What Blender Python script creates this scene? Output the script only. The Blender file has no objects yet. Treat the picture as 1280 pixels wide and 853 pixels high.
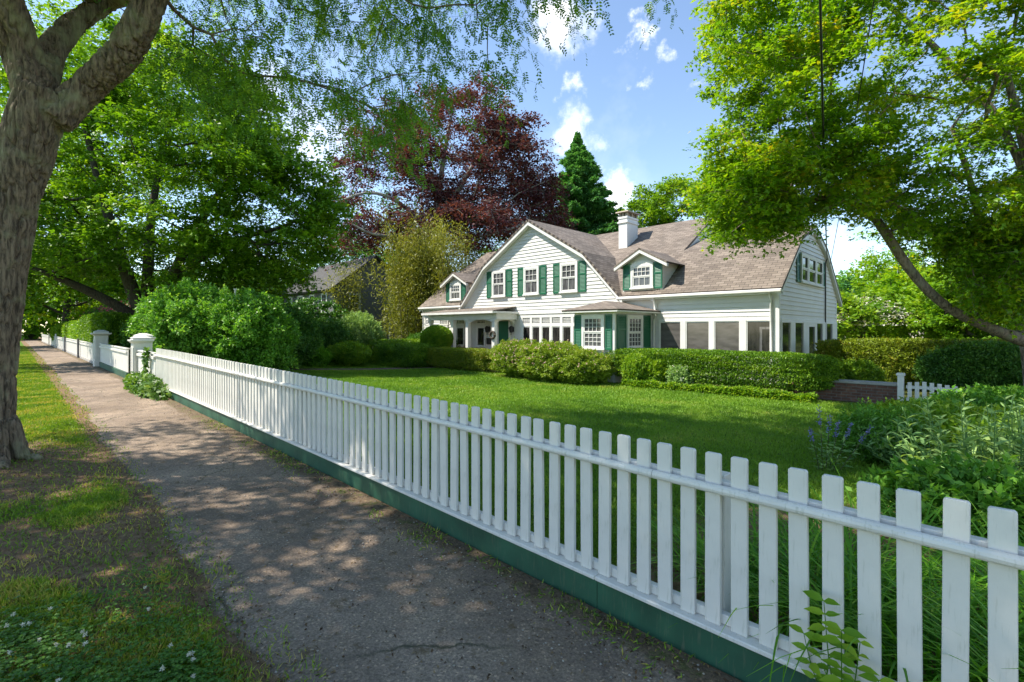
import bpy, bmesh, math, random
import numpy as np
from mathutils import Vector

random.seed(7)
RNG = np.random.default_rng(11)
D = bpy.data
SC = bpy.context.scene
COL = SC.collection
PI = math.pi
EYE = 1.65
TH = math.radians(44.5)
FPX, HZ = 614.0, 412.0
RIGHT = np.array([math.cos(TH), math.sin(TH), 0.0])
FWD = np.array([-math.sin(TH), math.cos(TH), 0.0])
UP = np.array([0, 0, 1.0])


def at(u, v, Z):
    """world point seen at photo pixel (u, v) at depth Z"""
    return Z * (FWD + RIGHT * (u - 640) / FPX + UP * (HZ - v) / FPX) + UP * EYE


def x_on(u, p):
    k = (u - 640) / FPX
    return p * (.7133 * k - .7009) / (.7133 + .7009 * k)


def y_on(u, x):
    k = (u - 640) / FPX
    return x * (-.7009 * k - .7133) / (.7009 - .7133 * k)


def depth(P):
    return P[..., 0] * FWD[0] + P[..., 1] * FWD[1]


def pix(P):
    Z = depth(P)
    X = P[..., 0] * RIGHT[0] + P[..., 1] * RIGHT[1]
    return 640 + FPX * X / Z, HZ - FPX * (P[..., 2] - EYE) / Z, Z


# ------------------------------------------------------------------ numpy noise
def _hash(ix, iy, iz, seed):
    h = (ix.astype(np.int64) * 374761393 + iy.astype(np.int64) * 668265263 + iz.astype(np.int64) * 2147483647 + seed * 1274126177) & 0xFFFFFFFF
    h = ((h ^ (h >> 13)) * 1274126177) & 0xFFFFFFFF
    h = (h ^ (h >> 16)) & 0xFFFF
    return h / 65535.0


def vnoise(P, seed=0):
    P = np.asarray(P, float)
    i = np.floor(P); f = P - i; f = f * f * (3 - 2 * f)
    ix, iy, iz = i[..., 0], i[..., 1], i[..., 2]
    r = 0
    for dx in (0, 1):
        for dy in (0, 1):
            for dz in (0, 1):
                w = (f[..., 0] if dx else 1 - f[..., 0]) * (f[..., 1] if dy else 1 - f[..., 1]) * (f[..., 2] if dz else 1 - f[..., 2])
                r = r + w * _hash(ix + dx, iy + dy, iz + dz, seed)
    return r


def fbm(P, seed=0, octs=4):
    P = np.asarray(P, float)
    a, s, t = 1.0, 0, 0
    for o in range(octs):
        s = s + a * vnoise(P * 2 ** o, seed + o); t += a; a *= .5
    return s / t


def xyz(x, y, z=0.0):
    x, y = np.broadcast_arrays(np.asarray(x, float), np.asarray(y, float))
    return np.stack([x, y, np.full(x.shape, float(z)) if np.isscalar(z) else np.broadcast_to(z, x.shape)], -1)


def sstep(t):
    t = np.clip(t, 0, 1)
    return t * t * (3 - 2 * t)


_GX = [-120, -40, -26, -13, -5, -1, 0, 3, 60]
_GZ = [.2, .2, .17, .132, .045, -.022, -.04, -.075, -.1]
PATH_L, FENCE_Y = .86, 2.45


def ground_z(x, y):
    x = np.asarray(x, float); y = np.asarray(y, float)
    b = np.interp(x, _GX, _GZ)
    t = sstep((y - 2.7) / 10.5)
    z = b * (1 - t) + (-.25) * t
    z = z + .02 * (vnoise(xyz(x * .6, y * .6), 3) - .5) * sstep(np.abs(y - 1.6) / .9 - .7)
    dv = np.hypot(x + 8.03, y + .16)
    return z + .10 * np.exp(-(dv / .75) ** 2)


# ------------------------------------------------------------------ materials
def mat(name):
    m = D.materials.new(name); m.use_nodes = True
    nt = m.node_tree
    b = nt.nodes['Principled BSDF']
    return m, nt, b


def N(nt, t, **kw):
    n = nt.nodes.new(t)
    for k, v in kw.items():
        if k == 'ins':
            for i, val in v.items():
                n.inputs[i].default_value = val
        else:
            setattr(n, k, v)
    return n


def ramp(nt, fac, stops):
    r = nt.nodes.new('ShaderNodeValToRGB')
    e = r.color_ramp.elements
    while len(e) < len(stops):
        e.new(.5)
    for el, (p, c) in zip(e, stops):
        el.position = p; el.color = (*c, 1) if len(c) == 3 else c
    nt.links.new(fac, r.inputs[0])
    return r.outputs[0]


def coords(nt, scale=(1, 1, 1), kind='Object'):
    tc = nt.nodes.new('ShaderNodeTexCoord')
    mp = nt.nodes.new('ShaderNodeMapping')
    mp.inputs['Scale'].default_value = scale
    nt.links.new(tc.outputs[kind], mp.inputs[0])
    return mp.outputs[0]


def noise(nt, vec, scale, detail=4, rough=.55, dist=0):
    n = N(nt, 'ShaderNodeTexNoise', ins={'Scale': scale, 'Detail': detail, 'Roughness': rough, 'Distortion': dist})
    nt.links.new(vec, n.inputs['Vector'])
    return n.outputs['Fac']


def mixc(nt, fac, a, b, mode='MIX'):
    m = nt.nodes.new('ShaderNodeMix'); m.data_type = 'RGBA'; m.blend_type = mode
    for sock, val in ((m.inputs[0], fac), (m.inputs[6], a), (m.inputs[7], b)):
        if hasattr(val, 'is_output'):
            nt.links.new(val, sock)
        elif isinstance(val, (int, float)):
            sock.default_value = val
        else:
            sock.default_value = (*val, 1)
    return m.outputs[2]


def bump(nt, b, height, strength=.4, dist=.02):
    n = N(nt, 'ShaderNodeBump', ins={'Strength': strength, 'Distance': dist})
    nt.links.new(height, n.inputs['Height'])
    nt.links.new(n.outputs[0], b.inputs['Normal'])


def leaf_mat(name, stops, trans=.35, rough=.45, spec=.3, tmul=1.6):
    m, nt, b = mat(name)
    at_ = N(nt, 'ShaderNodeAttribute', attribute_name='rnd')
    c = ramp(nt, at_.outputs['Fac'], stops)
    nt.links.new(c, b.inputs['Base Color'])
    b.inputs['Roughness'].default_value = rough
    b.inputs['Specular IOR Level'].default_value = spec
    t = nt.nodes.new('ShaderNodeBsdfTranslucent')
    tc = mixc(nt, 1.0, c, (tmul * 1.05, tmul, tmul * .45), 'MULTIPLY')
    nt.links.new(tc, t.inputs[0])
    mx = nt.nodes.new('ShaderNodeMixShader'); mx.inputs[0].default_value = trans
    nt.links.new(b.outputs[0], mx.inputs[1]); nt.links.new(t.outputs[0], mx.inputs[2])
    nt.links.new(mx.outputs[0], nt.nodes['Material Output'].inputs[0])
    return m


def bark_mat(name, c0, c1, c2, vs=2.0, bs=.6):
    m, nt, b = mat(name)
    v = coords(nt, (1, 1, .13))
    n1 = noise(nt, v, 15 * vs, 7, .68, .25)
    v2 = coords(nt)
    n2 = noise(nt, v2, 3.0, 5, .6)
    c = ramp(nt, n1, [(.38, c0), (.60, c1)])
    f = ramp(nt, n2, [(.5, (0, 0, 0)), (.68, (1, 1, 1))])
    c = mixc(nt, f, c, c2)
    nt.links.new(c, b.inputs['Base Color'])
    b.inputs['Roughness'].default_value = .9
    bump(nt, b, n1, bs, .03)
    return m


def paint_mat(name, col, var=.06, rough=.5, dirt=(.35, .33, .27), dirtamt=.25, sc=3.0):
    m, nt, b = mat(name)
    v = coords(nt)
    n1 = noise(nt, v, sc, 5, .6)
    n2 = noise(nt, coords(nt, (14, 14, 1.4)), 6, 4, .6)
    lo = tuple(max(0, c * (1 - var * 2)) for c in col)
    c = ramp(nt, n1, [(.3, lo), (.65, col)])
    f = ramp(nt, n2, [(.56, (0, 0, 0)), (.76, (dirtamt,) * 3)])
    c = mixc(nt, f, c, dirt)
    nt.links.new(c, b.inputs['Base Color'])
    b.inputs['Roughness'].default_value = rough
    bump(nt, b, n2, .12, .004)
    return m


M = {}
M['white'] = paint_mat('white_paint', (.72, .715, .69), .05)
M['siding'] = paint_mat('white_siding_paint', (.67, .66, .63), .05, .55, (.42, .39, .33), .25, 1.2)
M['fence_white'] = paint_mat('fence_white_paint', (.70, .675, .62), .06, .45, (.33, .34, .25), .55, 5)
M['green_board'] = paint_mat('green_board_paint', (.022, .105, .058), .25, .55, (.12, .13, .085), .55, 2.5)
M['shutter'] = paint_mat('green_shutter_paint', (.012, .13, .065), .08, .4, (.05, .14, .1), .15, 2)
M['stone'] = paint_mat('tan_stone', (.44, .37, .29), .15, .8, (.2, .16, .12), .4, 6)
M['dark_metal'] = paint_mat('dark_metal', (.03, .03, .032), .1, .4, (.08, .07, .06), .3)
M['grey_stain'] = paint_mat('weathered_grey_shingle', (.16, .16, .17), .2, .8, (.1, .1, .1), .3, 6)
M['dark_slate'] = paint_mat('dark_slate_roof', (.07, .068, .066), .25, .9, (.1, .1, .09), .3, 6)
M['concrete'] = paint_mat('concrete', (.40, .38, .35), .15, .85, (.22, .2, .17), .4, 4)


def shingle_mat():
    m, nt, b = mat('roof_shingles')
    uv = N(nt, 'ShaderNodeUVMap')
    br = N(nt, 'ShaderNodeTexBrick', offset=.5, ins={'Scale': 1.0, 'Mortar Size': .010, 'Mortar Smooth': .3, 'Bias': 0.0, 'Brick Width': .30, 'Row Height': .14,
           'Color1': (.135, .112, .093, 1), 'Color2': (.235, .20, .168, 1), 'Mortar': (.055, .045, .04, 1)})
    nt.links.new(uv.outputs[0], br.inputs['Vector'])
    n1 = noise(nt, uv.outputs[0], .7, 5, .6)
    n2 = noise(nt, uv.outputs[0], 40, 3, .6)
    c = mixc(nt, 1.0, br.outputs['Color'], ramp(nt, n1, [(.3, (.78, .76, .75)), (.7, (1.12, 1.08, 1.05))]), 'MULTIPLY')
    c = mixc(nt, 1.0, c, ramp(nt, n2, [(.3, (.8, .8, .8)), (.7, (1.15, 1.15, 1.15))]), 'MULTIPLY')
    nt.links.new(c, b.inputs['Base Color'])
    b.inputs['Roughness'].default_value = .92
    bump(nt, b, br.outputs['Fac'], -.5, .012)
    return m


M['shingle'] = shingle_mat()


def pane_mat(name, c0, c1, rough=.06, sc=(7, 7, 1.2)):
    m, nt, b = mat(name)
    n1 = noise(nt, coords(nt, sc), 2.0, 3, .5)
    nt.links.new(ramp(nt, n1, [(.35, c0), (.65, c1)]), b.inputs['Base Color'])
    b.inputs['Roughness'].default_value = rough
    b.inputs['Specular IOR Level'].default_value = .6
    bump(nt, b, noise(nt, coords(nt), 1.3, 2), .03, .05)
    return m


M['pane_curtain'] = pane_mat('pane_with_curtain', (.06, .06, .064), (.15, .15, .155))
M['pane_dark'] = pane_mat('pane_dark_room', (.012, .012, .013), (.04, .038, .035))
M['pane_blind'] = pane_mat('screen_with_blind', (.075, .071, .067), (.12, .113, .107), .10, (1, 1, 3))
M['pane_screen'] = pane_mat('dark_screen', (.014, .014, .014), (.034, .032, .03), .10)


def brick_mat(name, c1, c2, mortar):
    m, nt, b = mat(name)
    uv = N(nt, 'ShaderNodeUVMap')
    br = N(nt, 'ShaderNodeTexBrick', offset=.5, ins={'Scale': 1.0, 'Mortar Size': .008, 'Brick Width': .22, 'Row Height': .075,
           'Color1': (*c1, 1), 'Color2': (*c2, 1), 'Mortar': (*mortar, 1)})
    nt.links.new(uv.outputs[0], br.inputs['Vector'])
    n2 = noise(nt, uv.outputs[0], 9, 4, .6)
    c = mixc(nt, 1.0, br.outputs['Color'], ramp(nt, n2, [(.3, (.65, .65, .65)), (.7, (1.2, 1.2, 1.2))]), 'MULTIPLY')
    nt.links.new(c, b.inputs['Base Color']); b.inputs['Roughness'].default_value = .9
    bump(nt, b, br.outputs['Fac'], -.4, .01)
    return m


M['brick'] = brick_mat('red_brick', (.13, .058, .040), (.20, .095, .063), (.16, .14, .12))


def ground_mat():
    m, nt, b = mat('ground')
    a = N(nt, 'ShaderNodeAttribute', attribute_name='grass')
    v = coords(nt)
    n1 = noise(nt, v, 1.1, 5, .6); n2 = noise(nt, v, 22, 5, .7); n3 = noise(nt, v, 160, 3, .7)
    g = ramp(nt, n1, [(.30, (.060, .12, .014)), (.55, (.095, .18, .020)), (.75, (.15, .21, .04))])
    g = mixc(nt, 1.0, g, ramp(nt, n3, [(.3, (.55, .58, .5)), (.7, (1.35, 1.3, 1.2))]), 'MULTIPLY')
    d = ramp(nt, n2, [(.28, (.10, .06, .034)), (.5, (.21, .135, .08)), (.75, (.34, .235, .145))])
    d = mixc(nt, 1.0, d, ramp(nt, n3, [(.3, (.6, .6, .6)), (.7, (1.3, 1.3, 1.3))]), 'MULTIPLY')
    ma = N(nt, 'ShaderNodeMath', operation='ADD')
    mm = N(nt, 'ShaderNodeMath', operation='MULTIPLY_ADD', ins={1: .7, 2: -.35})
    nt.links.new(n2, mm.inputs[0]); nt.links.new(mm.outputs[0], ma.inputs[0]); nt.links.new(a.outputs['Fac'], ma.inputs[1])
    f = ramp(nt, ma.outputs[0], [(.35, (0, 0, 0)), (.65, (1, 1, 1))])
    nt.links.new(mixc(nt, f, d, g), b.inputs['Base Color'])
    b.inputs['Roughness'].default_value = .95
    b.inputs['Specular IOR Level'].default_value = .15
    bump(nt, b, n3, .6, .02)
    return m


def path_mat():
    m, nt, b = mat('worn_asphalt_path')
    e = N(nt, 'ShaderNodeAttribute', attribute_name='edge')
    v = coords(nt)
    n0 = noise(nt, v, .55, 5, .6); n1 = noise(nt, v, 2.6, 6, .65, .4); n2 = noise(nt, v, 75, 3, .6); n3 = noise(nt, v, 7, 6, .7)
    base = ramp(nt, n0, [(.32, (.17, .128, .095)), (.52, (.25, .193, .147)), (.70, (.345, .27, .207))])
    base = mixc(nt, 1.0, base, ramp(nt, n1, [(.3, (.72, .72, .74)), (.7, (1.22, 1.2, 1.16))]), 'MULTIPLY')
    vo = N(nt, 'ShaderNodeTexVoronoi', ins={'Scale': 95.0, 'Randomness': 1.0}); nt.links.new(v, vo.inputs['Vector'])
    wn = N(nt, 'ShaderNodeTexWhiteNoise'); nt.links.new(vo.outputs['Position'], wn.inputs['Vector'])
    peb = ramp(nt, wn.outputs['Value'], [(.0, (.7, .7, .7)), (.55, (.97, .97, .97)), (.93, (1.12, 1.1, 1.07)), (1.0, (1.8, 1.7, 1.55))])
    base = mixc(nt, 1.0, base, peb, 'MULTIPLY')
    base = mixc(nt, 1.0, base, ramp(nt, n2, [(.3, (.75, .75, .75)), (.7, (1.2, 1.2, 1.2))]), 'MULTIPLY')
    # sparse bigger pale pebbles
    vo2 = N(nt, 'ShaderNodeTexVoronoi', ins={'Scale': 21.0, 'Randomness': 1.0}); nt.links.new(v, vo2.inputs['Vector'])
    wn2 = N(nt, 'ShaderNodeTexWhiteNoise'); nt.links.new(vo2.outputs['Position'], wn2.inputs['Vector'])
    sz = N(nt, 'ShaderNodeMath', operation='LESS_THAN', ins={1: .13}); nt.links.new(vo2.outputs['Distance'], sz.inputs[0])
    sel = N(nt, 'ShaderNodeMath', operation='GREATER_THAN', ins={1: .72}); nt.links.new(wn2.outputs['Value'], sel.inputs[0])
    mu = N(nt, 'ShaderNodeMath', operation='MULTIPLY'); nt.links.new(sz.outputs[0], mu.inputs[0]); nt.links.new(sel.outputs[0], mu.inputs[1])
    mu2 = N(nt, 'ShaderNodeMath', operation='MULTIPLY'); nt.links.new(mu.outputs[0], mu2.inputs[0])
    nt.links.new(ramp(nt, n1, [(.42, (0, 0, 0)), (.55, (1, 1, 1))]), mu2.inputs[1])
    base = mixc(nt, mu2.outputs[0], base, (.36, .32, .26))
    # cracks
    vd = N(nt, 'ShaderNodeTexVoronoi', feature='DISTANCE_TO_EDGE', ins={'Scale': .55, 'Randomness': 1.0})
    va = N(nt, 'ShaderNodeVectorMath', operation='ADD')
    nz = N(nt, 'ShaderNodeTexNoise', ins={'Scale': 3.0, 'Detail': 5.0}); nt.links.new(v, nz.inputs['Vector'])
    sc = N(nt, 'ShaderNodeVectorMath', operation='SCALE', ins={3: .45}); nt.links.new(nz.outputs['Color'], sc.inputs[0])
    nt.links.new(v, va.inputs[0]); nt.links.new(sc.outputs[0], va.inputs[1]); nt.links.new(va.outputs[0], vd.inputs['Vector'])
    cr = ramp(nt, vd.outputs['Distance'], [(.0, (1, 1, 1)), (.013, (0, 0, 0))])
    gate = ramp(nt, n0, [(.45, (0, 0, 0)), (.6, (1, 1, 1))])
    crf = mixc(nt, 1.0, cr, gate, 'MULTIPLY')
    base = mixc(nt, crf, base, (.05, .052, .03))
    # rusty litter and moss patches
    lit = ramp(nt, n3, [(.58, (0, 0, 0)), (.68, (.8, .8, .8))])
    base = mixc(nt, lit, base, (.11, .075, .035))
    # soil and moss towards the two edges
    dirt = ramp(nt, n3, [(.3, (.07, .05, .032)), (.52, (.16, .115, .075)), (.62, (.09, .10, .03)), (.75, (.22, .17, .11))])
    dirt = mixc(nt, 1.0, dirt, peb, 'MULTIPLY')
    ad = N(nt, 'ShaderNodeMath', operation='MULTIPLY_ADD', ins={1: 1.0, 2: -.45}); nt.links.new(n1, ad.inputs[0])
    ae = N(nt, 'ShaderNodeMath', operation='ADD'); nt.links.new(ad.outputs[0], ae.inputs[0]); nt.links.new(e.outputs['Fac'], ae.inputs[1])
    ef = ramp(nt, ae.outputs[0], [(.42, (0, 0, 0)), (.62, (1, 1, 1))])
    nt.links.new(mixc(nt, ef, base, dirt), b.inputs['Base Color'])
    b.inputs['Roughness'].default_value = .9
    b.inputs['Specular IOR Level'].default_value = .25
    hs = N(nt, 'ShaderNodeMath', operation='ADD'); nt.links.new(n2, hs.inputs[0]); nt.links.new(n3, hs.inputs[1])
    bump(nt, b, hs.outputs[0], .7, .012)
    return m


M['ground'] = ground_mat()
M['path'] = path_mat()
M['soil'] = paint_mat('dark_soil', (.06, .042, .028), .4, .95, (.15, .1, .06), .5, 9)

M['l_locust'] = leaf_mat('honey_locust_leaf', [(0, (0.05, 0.157, 0.029)), (0.45, (0.102, 0.242, 0.029)), (0.8, (0.227, 0.398, 0.029)), (1, (0.362, 0.503, 0.034))], .42)
M['l_maple'] = leaf_mat('dark_maple_leaf', [(0, (0.051, 0.134, 0.012)), (0.5, (0.113, 0.254, 0.013)), (0.85, (0.2, 0.356, 0.017)), (1, (0.282, 0.413, 0.03))], .36)
M['l_maple_b'] = leaf_mat('bright_maple_leaf', [(0, (0.067, 0.189, 0.012)), (0.45, (0.154, 0.314, 0.013)), (0.8, (0.287, 0.42, 0.015)), (1, (0.497, 0.395, 0.025))], 0.45)
M['l_beech'] = leaf_mat('copper_beech_leaf', [(0, (0.049, 0.018, 0.027)), (0.5, (0.11, 0.035, 0.044)), (0.85, (0.194, 0.06, 0.061)), (1, (0.298, 0.115, 0.092))], 0.3, .55, .15, 1.3)
M['l_bamboo'] = leaf_mat('golden_bamboo_leaf', [(0, (0.09, 0.117, 0.015)), (0.5, (0.187, 0.207, 0.026)), (0.85, (0.299, 0.31, 0.053)), (1, (0.389, 0.377, 0.092))], .3)
M['l_fir'] = leaf_mat('fir_needle', [(0, (0.06, 0.197, 0.075)), (0.5, (0.119, 0.329, 0.098)), (0.85, (0.222, 0.506, 0.135)), (1, (0.394, 0.704, 0.186))], .15)
M['l_bright'] = leaf_mat('bright_green_leaf', [(0, (0.068, 0.185, 0.011)), (0.5, (0.144, 0.286, 0.018)), (0.85, (0.237, 0.37, 0.024)), (1, (0.338, 0.454, 0.048))], .38)
M['l_hedge'] = leaf_mat('yew_hedge_leaf', [(0, (0.029, 0.094, 0.009)), (0.45, (0.084, 0.199, 0.011)), (0.8, (0.176, 0.319, 0.013)), (1, (0.268, 0.378, 0.022))], .25)
M['l_hedge_b'] = leaf_mat('barberry_hedge_leaf', [(0, (0.085, 0.1, 0.015)), (0.4, (0.145, 0.216, 0.017)), (0.75, (0.23, 0.301, 0.02)), (1, (0.238, 0.138, 0.032))], .28)
M['l_shrub'] = leaf_mat('lilac_shrub_leaf', [(0, (0.043, 0.154, 0.017)), (0.5, (0.099, 0.268, 0.026)), (0.85, (0.178, 0.387, 0.048)), (1, (0.337, 0.559, 0.074))], .3)
M['l_dark'] = leaf_mat('dark_shrub_leaf', [(0, (0.024, 0.085, 0.014)), (0.5, (0.053, 0.16, 0.022)), (0.85, (0.101, 0.234, 0.031)), (1, (0.162, 0.319, 0.049))], .25)
M['l_weigela'] = leaf_mat('flowering_shrub_leaf', [(0, (0.066, 0.141, 0.012)), (0.45, (0.153, 0.253, 0.017)), (0.8, (0.233, 0.327, 0.029)), (1, (0.321, 0.386, 0.059))], .3)
M['l_silver'] = leaf_mat('silver_green_leaf', [(0, (0.113, 0.23, 0.071)), (0.5, (0.195, 0.34, 0.104)), (0.85, (0.287, 0.44, 0.139)), (1, (0.41, 0.56, 0.197))], .28, .6)
M['l_lily'] = leaf_mat('strap_leaf', [(0, (0.057, 0.193, 0.013)), (0.5, (0.114, 0.314, 0.018)), (0.85, (0.19, 0.436, 0.029)), (1, (0.323, 0.526, 0.056))], .38)
M['l_ivy'] = leaf_mat('ivy_leaf', [(0, (0.041, 0.112, 0.018)), (0.5, (0.089, 0.195, 0.03)), (0.85, (0.178, 0.285, 0.054)), (1, (0.292, 0.39, 0.108))], .3)
M['grass'] = leaf_mat('grass_blade', [(0, (0.073, 0.162, 0.014)), (0.45, (0.145, 0.276, 0.019)), (0.8, (0.26, 0.372, 0.034)), (1, (0.497, 0.4, 0.101))], .3, .5, .3, 1.4)
M['lawn'] = leaf_mat('lawn_blade', [(0, (0.076, 0.176, 0.015)), (0.45, (0.145, 0.291, 0.022)), (0.8, (0.225, 0.36, 0.036)), (1, (0.361, 0.387, 0.08))], .3, .5, .3, 1.4)
M['clover'] = leaf_mat('clover_leaf', [(0, (0.037, 0.118, 0.015)), (0.5, (0.075, 0.192, 0.023)), (0.85, (0.123, 0.266, 0.037)), (1, (0.198, 0.354, 0.063))], .3)
M['f_white'] = leaf_mat('white_petal', [(0, (.55, .55, .45)), (1, (.8, .8, .72))], .2, .6, .2, 1)
M['f_pink'] = leaf_mat('pale_pink_petal', [(0, (.50, .30, .28)), (1, (.72, .52, .48))], .2, .6, .2, 1)
M['f_rose'] = leaf_mat('rose_petal', [(0, (.30, .05, .10)), (1, (.50, .12, .19))], .2, .6, .2, 1)
M['f_blue'] = leaf_mat('violet_blue_petal', [(0, (.16, .16, .42)), (1, (.30, .30, .62))], .2, .6, .2, 1)
M['litter'] = leaf_mat('dry_leaf_litter', [(0, (.05, .03, .018)), (.5, (.14, .085, .045)), (1, (.28, .2, .11))], .1, .8, .2, 1)
M['pebble'] = paint_mat('pale_pebble', (.42, .38, .32), .3, .8, (.2, .18, .15), .4, 20)

M['bark_locust'] = bark_mat('locust_bark', (.055, .04, .027), (.255, .19, .132), (.27, .26, .155), 2.4, .8)
M['bark_dark'] = bark_mat('dark_bark', (.02, .016, .013), (.085, .068, .052), (.07, .075, .05))
M['bark_pale'] = bark_mat('beech_bark', (.16, .15, .135), (.34, .32, .29), (.25, .25, .2), 1.0, .25)
M['bark_brown'] = bark_mat('maple_bark', (.06, .047, .036), (.27, .215, .165), (.22, .22, .15), 1.5, .6)
M['stem'] = bark_mat('stem_bark', (.05, .045, .025), (.13, .12, .06), (.1, .11, .05), 3, .3)


# ------------------------------------------------------------------ object helpers
def link(o, parent=None):
    COL.objects.link(o)
    if parent is not None:
        o.parent = parent
    return o


def tag(o, label=None, cat=None, group=None, kind=None):
    if label: o['label'] = label
    if cat: o['category'] = cat
    if group: o['group'] = group
    if kind: o['kind'] = kind
    return o


def empty(name, loc, label=None, cat=None, group=None):
    o = D.objects.new(name, None)
    o.location = tuple(float(c) for c in loc)
    o.empty_display_size = .2
    link(o)
    return tag(o, label, cat, group)


def origin_of(o):
    v = Vector((0, 0, 0))
    while o is not None:
        v += o.location; o = o.parent
    return np.array(v)


def mesh_np(name, V, F, m, parent=None, rnd=None, smooth=False, attrs=None, loc=None):
    """F: (n,k) int array or list of such arrays"""
    V = np.asarray(V, float).reshape(-1, 3)
    Fs = F if isinstance(F, list) else [F]
    Fs = [np.asarray(f, np.int32) for f in Fs if len(f)]
    me = D.meshes.new(name)
    off = origin_of(parent) if parent is not None else (np.array(loc, float) if loc is not None else np.zeros(3))
    me.vertices.add(len(V)); me.vertices.foreach_set('co', (V - off).astype(np.float32).ravel())
    nl = sum(f.size for f in Fs); nf = sum(len(f) for f in Fs)
    me.loops.add(nl); me.polygons.add(nf)
    me.loops.foreach_set('vertex_index', np.concatenate([f.ravel() for f in Fs]))
    tot = np.concatenate([np.full(len(f), f.shape[1], np.int32) for f in Fs])
    start = np.concatenate([[0], np.cumsum(tot)[:-1]]).astype(np.int32)
    me.polygons.foreach_set('loop_start', start)
    try:
        me.polygons.foreach_set('loop_total', tot)
    except Exception:
        pass
    if smooth:
        me.polygons.foreach_set('use_smooth', np.ones(nf, bool))
    me.update(calc_edges=True); me.validate()
    if rnd is not None:
        a = me.attributes.new('rnd', 'FLOAT', 'FACE'); a.data.foreach_set('value', np.asarray(rnd, np.float32))
    for k, val in (attrs or {}).items():
        a = me.attributes.new(k, 'FLOAT', 'POINT'); a.data.foreach_set('value', np.asarray(val, np.float32))
    me.materials.append(m)
    o = D.objects.new(name, me)
    if parent is None and loc is not None:
        o.location = tuple(float(c) for c in loc)
    return link(o, parent)


class MB:
    """collects hard-surface shapes into one mesh"""
    def __init__(s):
        s.v, s.f, s.uv = [], [], []

    def poly(s, pts, uv=None):
        i = len(s.v); s.v += [tuple(float(c) for c in p) for p in pts]
        s.f.append(list(range(i, i + len(pts))))
        s.uv.append(uv if uv else [(p[0], p[2]) for p in pts])

    def hexa(s, b, t):
        """b, t: four bottom and four top points, same winding (counter-clockwise from above)"""
        s.poly(b[::-1]); s.poly(t)
        for k in range(4):
            j = (k + 1) % 4
            p = [b[k], b[j], t[j], t[k]]
            d = math.dist(b[k], b[j])
            a0 = b[k][0] + b[k][1]
            s.poly(p, [(a0, b[k][2]), (a0 + d, b[j][2]), (a0 + d, t[j][2]), (a0, t[k][2])])

    def box(s, x0, x1, y0, y1, z0, z1):
        b = [(x0, y0, z0), (x1, y0, z0), (x1, y1, z0), (x0, y1, z0)]
        t = [(x0, y0, z1), (x1, y0, z1), (x1, y1, z1), (x0, y1, z1)]
        s.hexa(b, t)

    def taper(s, cx, cy, z0, z1, w0, w1, d0=None, d1=None):
        d0 = d0 or w0; d1 = d1 or w1
        q = lambda w, d, z: [(cx - w / 2, cy - d / 2, z), (cx + w / 2, cy - d / 2, z), (cx + w / 2, cy + d / 2, z), (cx - w / 2, cy + d / 2, z)]
        s.hexa(q(w0, d0, z0), q(w1, d1, z1))

    def tube(s, pts, r, n=8, caps=True):
        pts = [np.array(p, float) for p in pts]
        rr = r if hasattr(r, '__len__') else [r] * len(pts)
        rings = []
        for i, p in enumerate(pts):
            t = pts[min(i + 1, len(pts) - 1)] - pts[max(i - 1, 0)]
            t = t / (np.linalg.norm(t) + 1e-9)
            if i == 0:
                a = np.array([0, 0, 1.0]) if abs(t[2]) < .9 else np.array([1.0, 0, 0])
                e1 = np.cross(t, a)
            else:
                e1 = e1 - t * float(e1 @ t)
            e1 = e1 / np.linalg.norm(e1); e2 = np.cross(t, e1)
            i0 = len(s.v)
            for k in range(n):
                an = 2 * PI * k / n
                s.v.append(tuple(p + rr[i] * (math.cos(an) * e1 + math.sin(an) * e2)))
            rings.append(i0)
        for a, b in zip(rings, rings[1:]):
            for k in range(n):
                j = (k + 1) % n
                s.f.append([a + k, a + j, b + j, b + k]); s.uv.append([(0, 0)] * 4)
        if caps:
            s.f.append([rings[0] + k for k in range(n)]); s.uv.append([(0, 0)] * n)
            s.f.append([rings[-1] + k for k in range(n)][::-1]); s.uv.append([(0, 0)] * n)

    def slab(s, quad, th, uv=None):
        """sheet with thickness, quad counter-clockwise from outside"""
        q = [np.array(p, float) for p in quad]
        n = np.cross(q[1] - q[0], q[2] - q[0]); n /= np.linalg.norm(n)
        e = q[1] - q[0]; e = e / np.linalg.norm(e); g = np.cross(n, e)
        uvs = [((p - q[0]) @ e + q[0] @ e, (p - q[0]) @ g) for p in q]
        lo = [p - n * th for p in q]
        s.poly(q, uvs); s.poly(lo[::-1], uvs[::-1])
        for k in range(len(q)):
            j = (k + 1) % len(q)
            s.poly([lo[k], lo[j], q[j], q[k]], [uvs[k], uvs[j], uvs[j], uvs[k]])

    def build(s, name, m, parent=None, bevel=0, smooth=False, loc=None):
        me = D.meshes.new(name)
        off = origin_of(parent) if parent is not None else (np.array(loc, float) if loc is not None else np.zeros(3))
        me.from_pydata([tuple(np.array(p) - off) for p in s.v], [], s.f)
        uvl = me.uv_layers.new(name='UVMap')
        flat = [c for f in s.uv for p in f for c in p]
        uvl.data.foreach_set('uv', np.array(flat, np.float32))
        if smooth:
            for p in me.polygons: p.use_smooth = True
        if bevel:
            bm = bmesh.new(); bm.from_mesh(me)
            bmesh.ops.remove_doubles(bm, verts=bm.verts, dist=1e-5)
            bmesh.ops.bevel(bm, geom=[e for e in bm.edges if len(e.link_faces) == 2 and e.calc_face_angle(0) > .5], offset=bevel, segments=1, affect='EDGES')
            bm.to_mesh(me); bm.free()
        me.materials.append(m)
        o = D.objects.new(name, me)
        if parent is None and loc is not None:
            o.location = tuple(float(c) for c in loc)
        return link(o, parent)


def unit(a):
    return a / (np.linalg.norm(a, axis=-1, keepdims=True) + 1e-9)


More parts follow.
